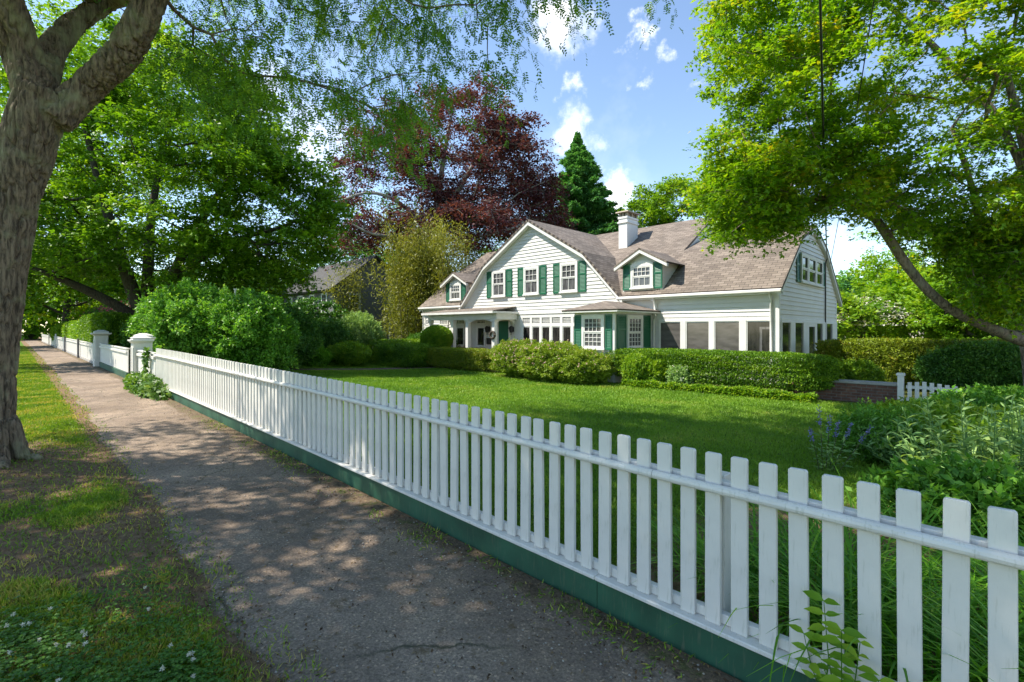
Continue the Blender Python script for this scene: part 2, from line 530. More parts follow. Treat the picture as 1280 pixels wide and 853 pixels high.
def rdir(n):
    return unit(RNG.normal(size=(n, 3)))


def kite(P, d, nrm, L, W, fold=.25, droop=0.0):
    """one folded four-point leaf each; returns V, F"""
    n = len(P)
    d = unit(d); s = unit(np.cross(d, nrm)); nn = np.cross(s, d)
    L = np.broadcast_to(np.asarray(L, float), (n,))[:, None]; W = np.broadcast_to(np.asarray(W, float), (n,))[:, None]
    a = P
    b = P + d * L * .42 + s * W * .5 + nn * W * fold
    c = P + d * L - nn * L * droop
    e = P + d * L * .42 - s * W * .5 + nn * W * fold
    V = np.stack([a, b, c, e], 1).reshape(-1, 3)
    F = np.arange(4 * n).reshape(n, 4)
    return V, F


def palm(P, d, nrm, L):
    """three-lobed maple leaf = three kites"""
    d = unit(d); s = unit(np.cross(d, nrm))
    L = np.broadcast_to(np.asarray(L, float), (len(P),))
    Vs, n = [], len(P)
    for ang, sc in ((0, 1.0), (.95, .82), (-.95, .82)):
        dd = d * math.cos(ang) + s * math.sin(ang)
        V, _ = kite(P, dd, nrm, L * sc, L * sc * .52, .06, .12)
        Vs.append(V.reshape(n, 4, 3))
    V = np.concatenate(Vs, 1).reshape(-1, 3)
    F = np.arange(12 * n).reshape(3 * n, 4)
    return V, F


def fronds(P, d, nrm, L, pairs=5):
    """pinnate leaves: rows of small leaflets each side of a drooping rachis"""
    n = len(P); d = unit(d); s = unit(np.cross(d, nrm)); nn = np.cross(s, d)
    L = np.broadcast_to(np.asarray(L, float), (n,))
    Vs = []
    for k in range(pairs):
        t = (k + .6) / pairs
        base = P + d * (L * t)[:, None] - nn * (L * .35 * t * t)[:, None]
        for sg in (1, -1):
            ld = d * .45 + s * sg * 1.0 + RNG.normal(0, .16, (n, 3))
            ln = nn + RNG.normal(0, .3, (n, 3))
            V, _ = kite(base, ld, ln, L * .33 * (1 - .35 * abs(t - .45)), L * .16, .1)
            Vs.append(V.reshape(n, 4, 3))
    V = np.concatenate(Vs, 1).reshape(-1, 3)
    return V, np.arange(len(V)).reshape(-1, 4)


def straps(P, d, L, W, droop, segs=6, up=1.0):
    """arching strap leaves: strips of quads"""
    n = len(P); h = d.copy(); h[:, 2] = 0; h = unit(h)
    s = np.stack([-h[:, 1], h[:, 0], np.zeros(n)], 1)
    rows = []
    for k in range(segs + 1):
        t = k / segs
        r = (d[:, :2] * 0)
        out = (h * (L * t * .55 + L * .4 * t * t * droop)[:, None])
        z = L * up * (t * .95 - droop * .75 * t ** 2.2)
        c = P + out + UP * z[:, None]
        w = (W * (1 - t ** 2.5) * (.55 + .9 * t * (1 - t)) + .0005)[:, None]
        rows.append(np.stack([c - s * w, c + s * w], 1))
    V = np.stack(rows, 1)  # n, segs+1, 2, 3
    V = V.reshape(-1, 3)
    base = (np.arange(n) * (segs + 1) * 2)[:, None]
    k = np.arange(segs)[None, :] * 2
    F = np.stack([base + k, base + k + 1, base + k + 3, base + k + 2], -1).reshape(-1, 4)
    return V, F


def lance(P, d, nrm, L, W, droop=.35):
    """near lanceolate leaf: three stations, V fold and droop (6 quads)"""
    n = len(P); d = unit(d); s = unit(np.cross(d, nrm)); nn = np.cross(s, d)
    L = np.asarray(L)[:, None]; W = np.asarray(W)[:, None]
    st = [(0, .06), (.3, .9), (.62, .8), (1.0, .02)]
    rows = []
    for t, w in st:
        c = P + d * L * t - nn * L * droop * t * t
        rows.append(np.stack([c + s * W * .5 * w + nn * W * .16 * w, c, c - s * W * .5 * w + nn * W * .16 * w], 1))
    V = np.stack(rows, 1).reshape(-1, 3)
    base = (np.arange(n) * 12)[:, None, None]
    r = (np.arange(3) * 3)[None, :, None]; c = np.arange(2)[None, None, :]
    i0 = (base + r + c).reshape(-1)
    F = np.stack([i0, i0 + 1, i0 + 4, i0 + 3], 1)
    return V, F


def merge(parts):
    """[(V,F,rnd)] -> V,F,rnd"""
    Vs, Fs, Rs, o = [], [], [], 0
    for V, F, r in parts:
        Vs.append(V); Fs.append(F + o); Rs.append(r); o += len(V)
    return np.concatenate(Vs), np.concatenate(Fs), np.concatenate(Rs)


# ------------------------------------------------------------------ trees
def resample(pts, rad, step):
    pts = np.array(pts, float); rad = np.array(rad, float)
    seg = np.linalg.norm(np.diff(pts, axis=0), axis=1); cum = np.concatenate([[0], np.cumsum(seg)])
    n = max(2, int(cum[-1] / step) + 1)
    t = np.linspace(0, cum[-1], n)
    # smooth (Catmull-ish) by interpolating then averaging
    out = np.stack([np.interp(t, cum, pts[:, k]) for k in range(3)], 1)
    for _ in range(3):
        out[1:-1] = .25 * out[:-2] + .5 * out[1:-1] + .25 * out[2:]
    return out, np.interp(t, cum, rad)


def grow(polys, attract, step=.45, tipr=.012, power=.46, wig=.10, arch=.10, skip=0):
    pos, par, giv = [], [], []
    for k, (pts, rad) in enumerate(polys):
        P, R = resample(pts, rad, step)
        if k == 0:
            prev = -1
        else:
            prev = int(np.argmin(np.linalg.norm(np.array(pos) - P[0], axis=1)))
        for p, r in zip(P, R):
            pos.append(p); par.append(prev); giv.append(r); prev = len(pos) - 1
    A = np.array(attract)
    pos = [np.array(p) for p in pos]
    base = np.array(pos)
    order = np.argsort(np.min(np.linalg.norm(A[:, None] - base[None], axis=2), axis=1))
    cap = 60000
    PP = np.zeros((cap, 3)); PP[:len(pos)] = base; n = len(pos)
    tips = []
    for a in A[order]:
        d = np.linalg.norm(PP[:n] - a, axis=1)
        d[:skip] += 1e3
        d = d + .5 * np.maximum(0, PP[:n, 2] - a[2])
        j = int(np.argmin(d)); p0 = PP[j].copy(); L = np.linalg.norm(a - p0)
        m = max(1, int(L / step))
        off = RNG.normal(0, wig * L, 3)
        prev = j
        for i in range(1, m + 1):
            t = i / m
            q = p0 + (a - p0) * t + off * math.sin(PI * t) + UP * arch * L * math.sin(PI * t) + RNG.normal(0, .04 * step, 3) * (t < 1)
            if n >= cap: break
            PP[n] = q; par.append(prev); giv.append(0); prev = n; n += 1
        tips.append(prev)
    PP = PP[:n]; par = np.array(par); giv = np.array(giv)
    # relax the kinks where branches were hooked together
    kid_n = np.bincount(par[par >= 0], minlength=n)
    free = (giv == 0) & (par >= 0) & (kid_n > 0)
    for _ in range(6):
        ks = np.zeros((n, 3)); np.add.at(ks, par[par >= 0], PP[par >= 0])
        avg = .5 * PP[np.maximum(par, 0)] + .5 * ks / np.maximum(kid_n, 1)[:, None]
        PP[free] = .45 * PP[free] + .55 * avg[free]
    PP[free] = PP[free] + RNG.normal(0, .075 * step, (int(free.sum()), 3))
    cnt = np.zeros(n)
    for t in tips: cnt[t] += 1
    for i in range(n - 1, -1, -1):
        if par[i] >= 0: cnt[par[i]] += cnt[i]
    r = np.maximum(giv, tipr * np.maximum(cnt, 1) ** power)
    for i in range(n):
        if par[i] >= 0 and giv[i] == 0: r[i] = min(r[i], r[par[i]] * .92)
    return PP, par, r


def skeleton_mesh(PP, par, r, sides=(4, 6, 10), rmin=0.0):
    n = len(PP); kids = [[] for _ in range(n)]
    for i, p in enumerate(par):
        if p >= 0: kids[p].append(i)
    Vs, Fs, o = [], [], 0
    starts = [(-1, i) for i in range(n) if par[i] < 0]
    while starts:
        p0, i = starts.pop()
        chain = [p0] if p0 >= 0 else []
        cur = i
        while True:
            chain.append(cur)
            ks = sorted(kids[cur], key=lambda k: -r[k])
            for k in ks[1:]: starts.append((cur, k))
            if not ks: break
            cur = ks[0]
        if len(chain) < 2 or max(r[c] for c in chain[1:]) < rmin: continue
        P = PP[chain]; R = r[chain].copy()
        if p0 >= 0: R[0] = R[1]
        ns = sides[2] if R.max() > .12 else sides[1] if R.max() > .035 else sides[0]
        T = np.gradient(P, axis=0); T = unit(T)
        e1 = np.zeros_like(T); q = np.cross(T[0], UP if abs(T[0, 2]) < .8 else np.array([1.0, 0, 0]))
        for i_ in range(len(T)):
            q = q - T[i_] * (q @ T[i_]); q = q / (np.linalg.norm(q) + 1e-9); e1[i_] = q
        e2 = np.cross(T, e1)
        an = np.linspace(0, 2 * PI, ns, endpoint=False)
        ring = P[:, None] + R[:, None, None] * (np.cos(an)[None, :, None] * e1[:, None] + np.sin(an)[None, :, None] * e2[:, None])
        Vs.append(ring.reshape(-1, 3))
        i0 = o + (np.arange(len(P) - 1) * ns)[:, None] + np.arange(ns)[None]
        i1 = o + (np.arange(len(P) - 1) * ns)[:, None] + (np.arange(ns)[None] + 1) % ns
        Fs.append(np.stack([i0, i1, i1 + ns, i0 + ns], -1).reshape(-1, 4)); o += len(P) * ns
    return np.concatenate(Vs), np.concatenate(Fs)


def sprays(C, center, twigs, per, tl, flat=.45, droop=.15, outw=.8, spread=.12):
    """twigs around each clump centre -> leaf base points, leaf directions, clump random, twig segments"""
    n = len(C)
    c = np.repeat(C, twigs, 0)
    out = unit(c - np.asarray(center)) * outw
    td = RNG.normal(size=(len(c), 3)); td[:, 2] *= flat
    td = unit(td + out * RNG.uniform(.3, 1, (len(c), 1))); td[:, 2] -= droop
    ln = tl * RNG.uniform(.5, 1.25, len(c))
    rc = np.repeat(RNG.random(n), twigs)
    t = RNG.random((len(c), per)) ** .8
    P = c[:, None] + td[:, None] * (ln[:, None] * t)[..., None]
    P[..., 2] -= droop * ln[:, None] * t ** 2
    P = P + RNG.normal(0, spread, P.shape) * np.array([1, 1, .7])
    lat = RNG.normal(size=P.shape); lat[..., 2] *= .35
    dd = td[:, None] * .6 + unit(lat) * .9
    rr = np.repeat(rc[:, None], per, 1)
    return P.reshape(-1, 3), dd.reshape(-1, 3), rr.ravel(), (c, c + td * ln[:, None])


def up_normals(n, tilt):
    return unit(UP[None] + RNG.normal(0, tilt, (n, 3)))


def shell(cs, n, lo=.55, test=None):
    """sample clump centres in the outer part of a union of ellipsoids [(centre, radii, weight)]"""
    w = np.array([c[2] for c in cs], float); w /= w.sum()
    out = []
    while len(out) < n:
        k = RNG.choice(len(cs), p=w)
        c, r, _ = cs[k]
        d = rdir(1)[0]; f = lo + (1 - lo) * RNG.random() ** .6
        p = np.array(c) + d * np.array(r) * f
        inside = sum(np.sum(((p - np.array(c2)) / np.array(r2)) ** 2) < .30 for c2, r2, _ in cs)
        if inside and RNG.random() < .75: continue
        if p[2] < .3: continue
        if test is not None and not test(p): continue
        out.append(p)
    return np.array(out)


def twig_geo(a, b, r=.004):
    """three-sided twigs"""
    d = unit(b - a); s = unit(np.cross(d, UP[None] + 1e-3)); u = np.cross(s, d)
    V = []
    for base, rr in ((a, r), (b, r * .4)):
        for an in (0, 2.1, 4.2):
            V.append(base + rr * (math.cos(an) * s + math.sin(an) * u))
    V = np.stack(V, 1)
    n = len(a); o = (np.arange(n) * 6)[:, None]
    F = np.concatenate([o + np.array([[k, (k + 1) % 3, (k + 1) % 3 + 3, k + 3]]) for k in range(3)])
    return V.reshape(-1, 3), F


def tree(name, label, cat, base, polys, clumps, center, barkm, leafm, kind='kite', twigs=9, per=14, tl=.8, L=.1, W=.06,
         flat=.45, droop=.15, outw=.8, tilt=.5, spread=.12, tipr=.012, step=.5, arch=.1, wig=.1, group=None, show_twigs=False, bias=0.0, rmin=0.0, skip=0, power=.46):
    root = empty(name, base, label, cat, group)
    PP, par, r = grow(polys, clumps, step, tipr, power, wig, arch, skip)
    V, F = skeleton_mesh(PP, par, r, rmin=rmin)
    P, d, rc, (ta, tb) = sprays(clumps, center, twigs, per, tl, flat, droop, outw, spread)
    if show_twigs:
        V2, F2 = twig_geo(ta, tb, show_twigs if not isinstance(show_twigs, bool) else .006)
        F = [F, F2 + len(V)]; V = np.concatenate([V, V2])
    mesh_np('trunk', V, F, barkm, root, smooth=True)
    n = len(P); nrm = up_normals(n, tilt)
    LL = L * RNG.uniform(.65, 1.3, n)
    rn = np.clip(.5 * RNG.random(n) + .5 * rc + bias, 0, 1)
    if kind == 'kite':
        V, F = kite(P, d, nrm, LL, LL * W / L, .2, .15)
    elif kind == 'palm':
        V, F = palm(P, d, nrm, LL); rn = np.repeat(rn, 3)
    elif kind == 'frond':
        V, F = fronds(P, d, nrm, LL, 5); rn = np.repeat(rn, 10)
    mesh_np('crown', V, F, leafm, root, rnd=rn)
    return root


# ------------------------------------------------------------------ shrubs and hedges
def shrub(name, label, cat, base, size, leafm, n, L, W, shape='loose', top=None, group=None, stems=6, tilt=.9, lumps=.16, lumpf=2.2,
          depthf=.25, flowers=None, stemm=None, zlift=.0, dirs=.8, seed=0, crop=0.0):
    """size = (rx, ry, height). Leaves fill a lumpy shell; shape loose | ball | box"""
    base = np.array(base, float); rx, ry, h = size
    root = empty(name, base, label, cat, group)
    d = rdir(n)
    if shape == 'box':
        # superellipsoid
        e = 7.0
        q = np.sum(np.abs(d) ** e, 1) ** (-1 / e)
        S = d * q[:, None]
    else:
        S = d.copy()
    lump = fbm(S * lumpf + base * .37 + seed, 5 + seed, 3) - .5
    if shape == 'loose': lump = .75 * lump + .6 * (fbm(S * lumpf * 2.6 + base * .71 + seed, 15 + seed, 2) - .5)
    k = 1 + lumps * (3.4 if shape == 'loose' else 2.2) * lump
    dep = RNG.exponential(depthf, n); dep = np.where(dep > .85, RNG.random(n) * .85, dep)
    rad = k * (1 - dep * (.6 if shape == 'box' else 1))
    C = np.array([0, 0, zlift + (h - zlift) / 2])
    P = C + S * rad[:, None] * np.array([rx, ry, (h - zlift) / 2])
    nrm0 = unit(S / np.array([rx, ry, h / 2]))
    keep = (P[:, 2] > .02 + crop * RNG.random(n))
    P, nrm0, lump = P[keep] + base, nrm0[keep], lump[keep]; n = len(P)
    nrm = unit(nrm0 * .7 + UP * .55 + RNG.normal(0, tilt, (n, 3)) * .7)
    dd = unit(RNG.normal(size=(n, 3)) + nrm0 * dirs + UP * .25)
    LL = L * RNG.uniform(.6, 1.3, n)
    rn = np.clip(.55 * RNG.random(n) + .45 * (.5 + 2.0 * lump), 0, 1)
    if shape != 'ball':   # shoots standing out of the surface
        ns, m_ = int(60 + 90 * rx * h), 13
        sd = rdir(ns); sd[:, 2] = np.abs(sd[:, 2]) * 1.1 - .25; sd = unit(sd)
        b0 = base + C + sd * np.array([rx, ry, (h - zlift) / 2]) * RNG.uniform(.75, 1.0, (ns, 1))
        gd = unit(sd * .8 + UP * .75 + RNG.normal(0, .35, (ns, 3))); gl = RNG.uniform(.10, .30, ns) * (.45 + .32 * h) * (.42 if shape == 'box' else 1)
        t_ = (np.arange(m_) + .5) / m_
        Q = (b0[:, None] + gd[:, None] * (gl[:, None] * t_)[..., None]).reshape(-1, 3)
        qd = (np.repeat(gd[:, None], m_, 1) * .7 + RNG.normal(0, .8, (ns, m_, 3))).reshape(-1, 3)
        P = np.concatenate([P, Q]); dd = np.concatenate([dd, qd]); nrm = np.concatenate([nrm, up_normals(len(Q), .6)])
        nrm0 = np.concatenate([nrm0, np.repeat(sd, m_, 0)])
        LL = np.concatenate([LL, L * RNG.uniform(.6, 1.2, len(Q))]); rn = np.concatenate([rn, np.clip(.35 + .65 * RNG.random(len(Q)), 0, 1)])
    V, F = kite(P, dd, nrm, LL, LL * W / L, .2, .12)
    mesh_np('foliage', V, F, leafm, root, rnd=rn)
    # stems
    mb = MB()
    for i in range(stems):
        a = random.uniform(0, 2 * PI); q = random.uniform(.1, .75) ** .5
        b0 = base + np.array([math.cos(a) * q * rx * (.9 if shape == 'box' else .35), math.sin(a) * q * ry * (.8 if shape == 'box' else .35), -.08])
        a2 = a + random.uniform(-.7, .7)
        b2 = b0 + np.array([math.cos(a2) * rx * .25, math.sin(a2) * ry * .25, h * .7])
        md = (b0 + b2) / 2 + np.array([random.uniform(-.08, .08), random.uniform(-.08, .08), .05])
        mb.tube([b0, md, b2], [.03, .022, .01], 6)
    if stems:
        mb.build('stem', stemm or M['stem'], root, smooth=True)['kind'] = 'stuff'
    if flowers:
        fm, nf, fs, zmin = flowers
        idx = np.where((P[:, 2] - base[2] > zmin * h))[0]
        out = np.abs(np.linalg.norm((P[idx] - base - C) / np.array([rx, ry, h / 2]), axis=1)) > .8
        idx = idx[out]
        idx = RNG.choice(idx, min(nf, len(idx)), replace=False)
        # little five-petal clusters
        parts = []
        for k in range(5):
            V, F = kite(P[idx] + nrm0[idx] * L * .6, unit(RNG.normal(size=(len(idx), 3)) + nrm0[idx]), nrm0[idx], np.full(len(idx), fs), np.full(len(idx), fs * .8))
            parts.append((V, F, RNG.random(len(idx))))
        V, F, r_ = merge(parts)
        mesh_np('blossom', V, F, fm, root, rnd=r_)
    return root

# ================================================================== SETTING
def axis(fine0, fine1, step, far, growth=1.18):
    a = list(np.arange(fine0, fine1 + 1e-6, step))
    s = step; x = a[-1]
    while x < far: s *= growth; x += s; a.append(x)
    s = step; x = a[0]
    while x > -far: s *= growth; x -= s; a.insert(0, x)
    return np.array(a)


def verge_grass(x, y):
    """0 bare earth .. 1 full grass on the verge"""
    p = xyz(x, y)
    n = fbm(p * np.array([1.3, 1.3, 1]), 21, 4)
    g = np.clip(.56 + (n - .47) * 4.5, .08, 1)
    dv = np.hypot((x + 7.6) * .8, (y - .1) * 1.4)
    g = g * sstep((dv - .55) / 1.5) if True else g
    far = sstep((-x - 9.0) / 1.5)
    g = np.maximum(g, far * .92)
    near = sstep((x + 4.2) / 1.6)
    g = np.maximum(g, near * .75)
    g *= np.clip(1 - sstep((y - PATH_L + .22) / .22), .05, 1)
    return np.clip(g, 0, 1)


def lawn_grass(x, y):
    g = np.ones_like(np.asarray(x, float))
    # planting bed behind the near fence and at the hedge feet
    bed = sstep((x + 2.3) / .8) * (1 - sstep((y - 6.5 - 1.2 * x) / 1.0)) * (y > 2.4)
    g = g * (1 - .85 * bed)
    g = g * (1 - .45 * sstep((y - 14.6) / .4) * (x > -20))
    g = g * np.clip(sstep((y - FENCE_Y - .04) / .25), .1, 1)
    left = sstep((-x - 17.0) / 1) * (1 - sstep((y - 6.6) / .5)) * (y > 2.4)
    return np.clip(g * (1 - .7 * left), 0, 1)


gx = axis(-13, 1.5, .07, 300); gy = axis(-2.6, 3.2, .07, 300)
X, Y = np.meshgrid(gx, gy, indexing='ij')
Z = ground_z(X, Y)
Z = Z + .016 * (fbm(xyz(X * 5, Y * 5), 9, 3) - .5) * (Y < 1.0)
gr = np.where(Y < 1.2, verge_grass(X, Y), np.where(Y < FENCE_Y, .1, lawn_grass(X, Y)))
nx, ny = X.shape
idx = np.arange(nx * ny).reshape(nx, ny)
Fg = np.stack([idx[:-1, :-1], idx[1:, :-1], idx[1:, 1:], idx[:-1, 1:]], -1).reshape(-1, 4)
ground = mesh_np('ground', np.stack([X, Y, Z], -1), Fg, M['ground'], smooth=True, attrs={'grass': gr.ravel()})
tag(ground, kind='structure')

# sidewalk: one sheet with ragged edges
sx = np.concatenate([-np.geomspace(90, 14, 60)[:-1], np.arange(-14, 5.01, .06)])
t = np.linspace(0, 1, 30)
wl = PATH_L + .16 * (fbm(xyz(sx * .9, sx * 0), 31, 4) - .5) * 1.6 + np.interp(sx, [-60, -24, -12, -7.5, -5.5, -2, 3], [.2, .12, .02, -.06, .03, -.1, -.12])
wr = FENCE_Y - .045 + 0 * sx
XX = np.repeat(sx[:, None], 30, 1); YY = wl[:, None] * (1 - t) + wr[:, None] * t
edge = np.maximum(np.clip(1 - (YY - wl[:, None]) / .16, 0, 1) * .8, np.clip(1 - (wr[:, None] - YY) / (.34 + .25 * (fbm(xyz(XX * .8, YY * 0), 77, 3) - .4)), 0, 1) * .95)
ZZ = ground_z(XX, YY) + .012 + .014 * (fbm(xyz(XX * 2.2, YY * 2.2), 40, 4) - .5) - .022 * np.clip(1 - (YY - wl[:, None]) / .12, 0, 1)
idx = np.arange(XX.size).reshape(XX.shape)
Fp = np.stack([idx[:-1, :-1], idx[1:, :-1], idx[1:, 1:], idx[:-1, 1:]], -1).reshape(-1, 4)
walk = mesh_np('sidewalk', np.stack([XX, YY, ZZ], -1), Fp, M['path'], smooth=True, attrs={'edge': edge.ravel()})
tag(walk, kind='structure')

# brick garden walk crossing the lawn
mb = MB()
wp = [(-21.6, 2.6), (-21.4, 6), (-21.3, 9), (-20.8, 12), (-20.0, 14.2), (-19.0, 16.2)]
for (xa, ya), (xb, yb) in zip(wp, wp[1:]):
    for k in range(4):
        x0 = xa + (xb - xa) * k / 4; x1 = xa + (xb - xa) * (k + 1) / 4; y0 = ya + (yb - ya) * k / 4; y1 = ya + (yb - ya) * (k + 1) / 4
        z0, z1 = float(ground_z(x0, y0)) + .02, float(ground_z(x1, y1)) + .02
        mb.poly([(x0 - .6, y0, z0), (x0 + .6, y0, z0), (x1 + .6, y1, z1), (x1 - .6, y1, z1)], [(0, y0), (1.2, y0), (1.2, y1), (0, y1)])
tag(mb.build('garden_path', M['brick']), kind='structure')

# ================================================================== FENCES
PICK_W, PICK_T, STEP = .076, .024, .1285
fz = lambda x: float(ground_z(x, FENCE_Y))


def picket_mesh(h, name='picket'):
    mb = MB(); w = PICK_W / 2; c = .007
    zt = h
    for sgn in (0,):
        f = [(-w, 0, 0), (w, 0, 0), (w, 0, zt - c), (w - c, 0, zt), (-w + c, 0, zt), (-w, 0, zt - c)]
        bk = [(x, PICK_T, z) for x, _, z in f]
        mb.poly(f); mb.poly(bk[::-1])
        for k in range(6):
            j = (k + 1) % 6
            mb.poly([f[j], f[k], bk[k], bk[j]])
    return mb


def strip(mb, x0, x1, y0, y1, za, zb, step=1.2):
    """board following the slope of the ground"""
    n = max(1, int((x1 - x0) / step))
    for k in range(n):
        a = x0 + (x1 - x0) * k / n; b = x0 + (x1 - x0) * (k + 1) / n - .002
        ga, gb = fz(a), fz(b)
        mb.hexa([(a, y0, ga + za), (b, y0, gb + za), (b, y1, gb + za), (a, y1, ga + za)],
                [(a, y0, ga + zb), (b, y0, gb + zb), (b, y1, gb + zb), (a, y1, ga + zb)])


fence = empty('picket_fence', (-7, FENCE_Y, fz(-7)), 'white picket fence on a green base board along the sidewalk, open pickets', 'fence')
pm = picket_mesh(.85).build('picket', M['fence_white'], None, bevel=.0025)
pm.parent = fence
px = [.0215 + STEP * k for k in range(6, -115, -1)]
px = [x for x in px if x > -14.55]
loc0 = np.array(fence.location)
order = sorted(px, key=lambda x: abs(x - .02))
late = []
for i, x in enumerate(sorted(px, reverse=True)):
    if i >= 100:
        late.append(x); continue
    o = pm if i == 0 else pm.copy()
    if i: COL.objects.link(o); o.parent = fence
    o.location = (x - loc0[0], 0, fz(x) + .205 - loc0[2])
    o.rotation_euler = (random.uniform(-.006, .006), random.uniform(-.010, .010), random.uniform(-.02, .02))
mb = MB()
for x in late:
    z = fz(x) + .205
    mb.box(x - PICK_W / 2, x + PICK_W / 2, FENCE_Y, FENCE_Y + PICK_T, z, z + .85)
o = mb.build('far_pickets', M['fence_white'], fence); o['kind'] = 'stuff'
mb = MB(); strip(mb, -14.6, .9, FENCE_Y - .016, FENCE_Y + .05, -.10, .178, 2.4)
mb.build('base_board', M['green_board'], fence, bevel=.003)
mb = MB(); strip(mb, -14.6, .9, FENCE_Y - .045, FENCE_Y + .075, .180, .204, 2.4)
mb.build('bottom_ledge', M['fence_white'], fence, bevel=.005)
mb = MB()
n = 7
for k in range(n):
    a = -14.6 + 15.5 * k / n; b = -14.6 + 15.5 * (k + 1) / n - .003
    mb.tube([(a, FENCE_Y - .020, fz(a) + .885), (b, FENCE_Y - .020, fz(b) + .885)], .0235, 12)
mb.build('front_rail', M['fence_white'], fence, smooth=False)
mb = MB(); strip(mb, -14.6, .9, FENCE_Y + PICK_T + .002, FENCE_Y + PICK_T + .05, .845, .915, 2.4)
mb.build('back_rail', M['fence_white'], fence, bevel=.004)
mb = MB(); strip(mb, -14.6, .9, FENCE_Y + PICK_T + .002, FENCE_Y + PICK_T + .045, .2055, .255, 2.4)
mb.build('lower_back_rail', M['fence_white'], fence, bevel=.004)
for x in (-1.02, -3.4, -5.8, -8.2, -10.6, -13.0):
    mb = MB(); z = fz(x)
    mb.box(x - .045, x + .045, FENCE_Y + .077, FENCE_Y + .165, z - .2, z + .93)
    mb.build('post', M['fence_white'], fence, bevel=.004)


def pier(x, y, h, w, label, capflare=.0):
    z = float(ground_z(x, y))
    r = empty('gate_pier', (x, y, z), label, 'gate pier', 'gate piers along the sidewalk')
    mb = MB()
    mb.box(x - w / 2, x + w / 2, y - w / 2, y + w / 2, z - .1, z + h)
    mb.box(x - w / 2 - .02, x + w / 2 + .02, y - w / 2 - .02, y + w / 2 + .02, z - .1, z + .22)
    for sg in (-1, 1):  # recessed panel border
        mb.box(x + sg * w * .40 - .03, x + sg * w * .40 + .03, y - w / 2 - .012, y - w / 2, z + .3, z + h - .12)
        mb.box(x + w / 2, x + w / 2 + .012, y + sg * w * .40 - .03, y + sg * w * .40 + .03, z + .3, z + h - .12)
    mb.build('shaft', M['fence_white'], r, bevel=.004)
    mb = MB()
    mb.taper(x, y, z + h, z + h + .06, w + .02, w + .12 + capflare)
    mb.taper(x, y, z + h + .06, z + h + .10, w + .14 + capflare, w + .14 + capflare)
    mb.taper(x, y, z + h + .10, z + h + .15, w + .03, w + .01)
    mb.taper(x, y, z + h + .15, z + h + .22, w + .06, w * .35)
    mb.build('cap', M['fence_white'], r, bevel=.004)
    return r


pier(-17.2, FENCE_Y + .1, 1.12, .40, 'nearest square white gate pier with stepped cap, beside the leafy vine')
pier(-18.5, FENCE_Y + .35, 1.17, .40, 'square white gate pier half hidden behind the nearest gate pier')
pier(-25.6, FENCE_Y + .05, 1.24, .42, 'far square white gate pier with flared cap, in front of the clipped hedge', .06)


def board_fence(x0, x1, label, h=.92, green=True, step=.125, lift=.2, posts=(), y=FENCE_Y, postm='fence_white', ph=1.1):
    c = (x0 + x1) / 2
    r = empty('board_fence', (c, y, fz(c)), label, 'fence')
    mb = MB(); x = x0
    k = 0
    while x < x1 - .02:
        z = fz(x)
        mb.box(x, x + step - .004, y, y + .024 + .004 * (k % 2), z + lift, z + h - .05 + .012 * random.random()); x += step; k += 1
    mb.build('board_panel', M['fence_white'], r)
    mb = MB(); strip(mb, x0, x1, y - .04, y - .002, h - .16, h - .09); strip(mb, x0, x1, y - .03, y + .06, h - .035, h)
    mb.build('rail', M['fence_white'], r, bevel=.004)
    mb = MB(); strip(mb, x0, x1, y - .03, y + .05, -.1, lift - .01)
    mb.build('base_board', M['green_board'] if green else M['concrete'], r)
    for p in posts:
        mb = MB(); mb.box(p - .06, p + .06, y - .12, y - .041, fz(p) - .1, fz(p) + ph)
        mb.build('post', M[postm], r, bevel=.004)
    return r


board_fence(-16.98, -14.62, 'closed white board panel between the picket fence and the nearest gate pier', .94)
board_fence(-25.3, -18.75, 'white board fence between the far pier and the half hidden pier', .93)
bf = board_fence(-44, -25.95, 'long white board fence under the clipped hedges far down the sidewalk', .88, False, .2, .1, (-33.5, -42.5), postm='grey_stain', ph=1.0)
board_fence(-80, -44.3, 'white board fence at the far end of the sidewalk', .88, False, .3, .1, (-52, -62))

# ================================================================== HOUSE
hz = lambda h: h + EYE
WY, WX, GZ = 17.7, -5.08, -.25
house = empty('shingled_house', (-15, WY, GZ), 'white clapboard house with brown gambrel roofs and green shutters', 'house')


def P3(a, o, z, plane):
    return (a, WY - o, z) if plane == 'f' else (WX + o, a, z) if plane == 's' else plane(a, o, z)


def clap(mb, outline, z0, z1, plane, exp=.16, t=.034):
    """clapboards: outline(z) -> (a0, a1)"""
    n = max(1, round((z1 - z0) / exp)); e = (z1 - z0) / n
    for k in range(n):
        za, zb = z0 + k * e, z0 + (k + 1) * e
        a0, a1 = outline(za); b0, b1 = outline(zb - 1e-4)
        if a1 - a0 < .02: continue
        q = [P3(a0, t, za, plane), P3(a1, t, za, plane), P3(b1, .004, zb, plane), P3(b0, .004, zb, plane)]
        l = [P3(a0, 0, za, plane), P3(a1, 0, za, plane), P3(a1, t, za, plane), P3(a0, t, za, plane)]
        mb.poly(q); mb.poly(l)
        mb.poly([q[0], q[3], P3(b0, 0, zb, plane), P3(a0, 0, za, plane)]); mb.poly([q[1], P3(a1, 0, za, plane), P3(b1, 0, zb, plane), q[2]])


GC = -16.05


def gable_out(z):
    h = z - EYE
    if h < 3.30: w = np.interp(h, [1.30, 3.30], [5.02, 3.24])
    else: w = np.interp(h, [3.30, 5.22], [3.24, 0])
    return GC - w, GC + w


def side_out(z):
    h = z - EYE; c = 21.8
    if h < 1.30: w = 4.1
    elif h < 3.28: w = np.interp(h, [1.30, 3.28], [4.25, 1.92])
    else: w = np.interp(h, [3.28, 4.0], [1.92, 0])
    return c - w, c + w


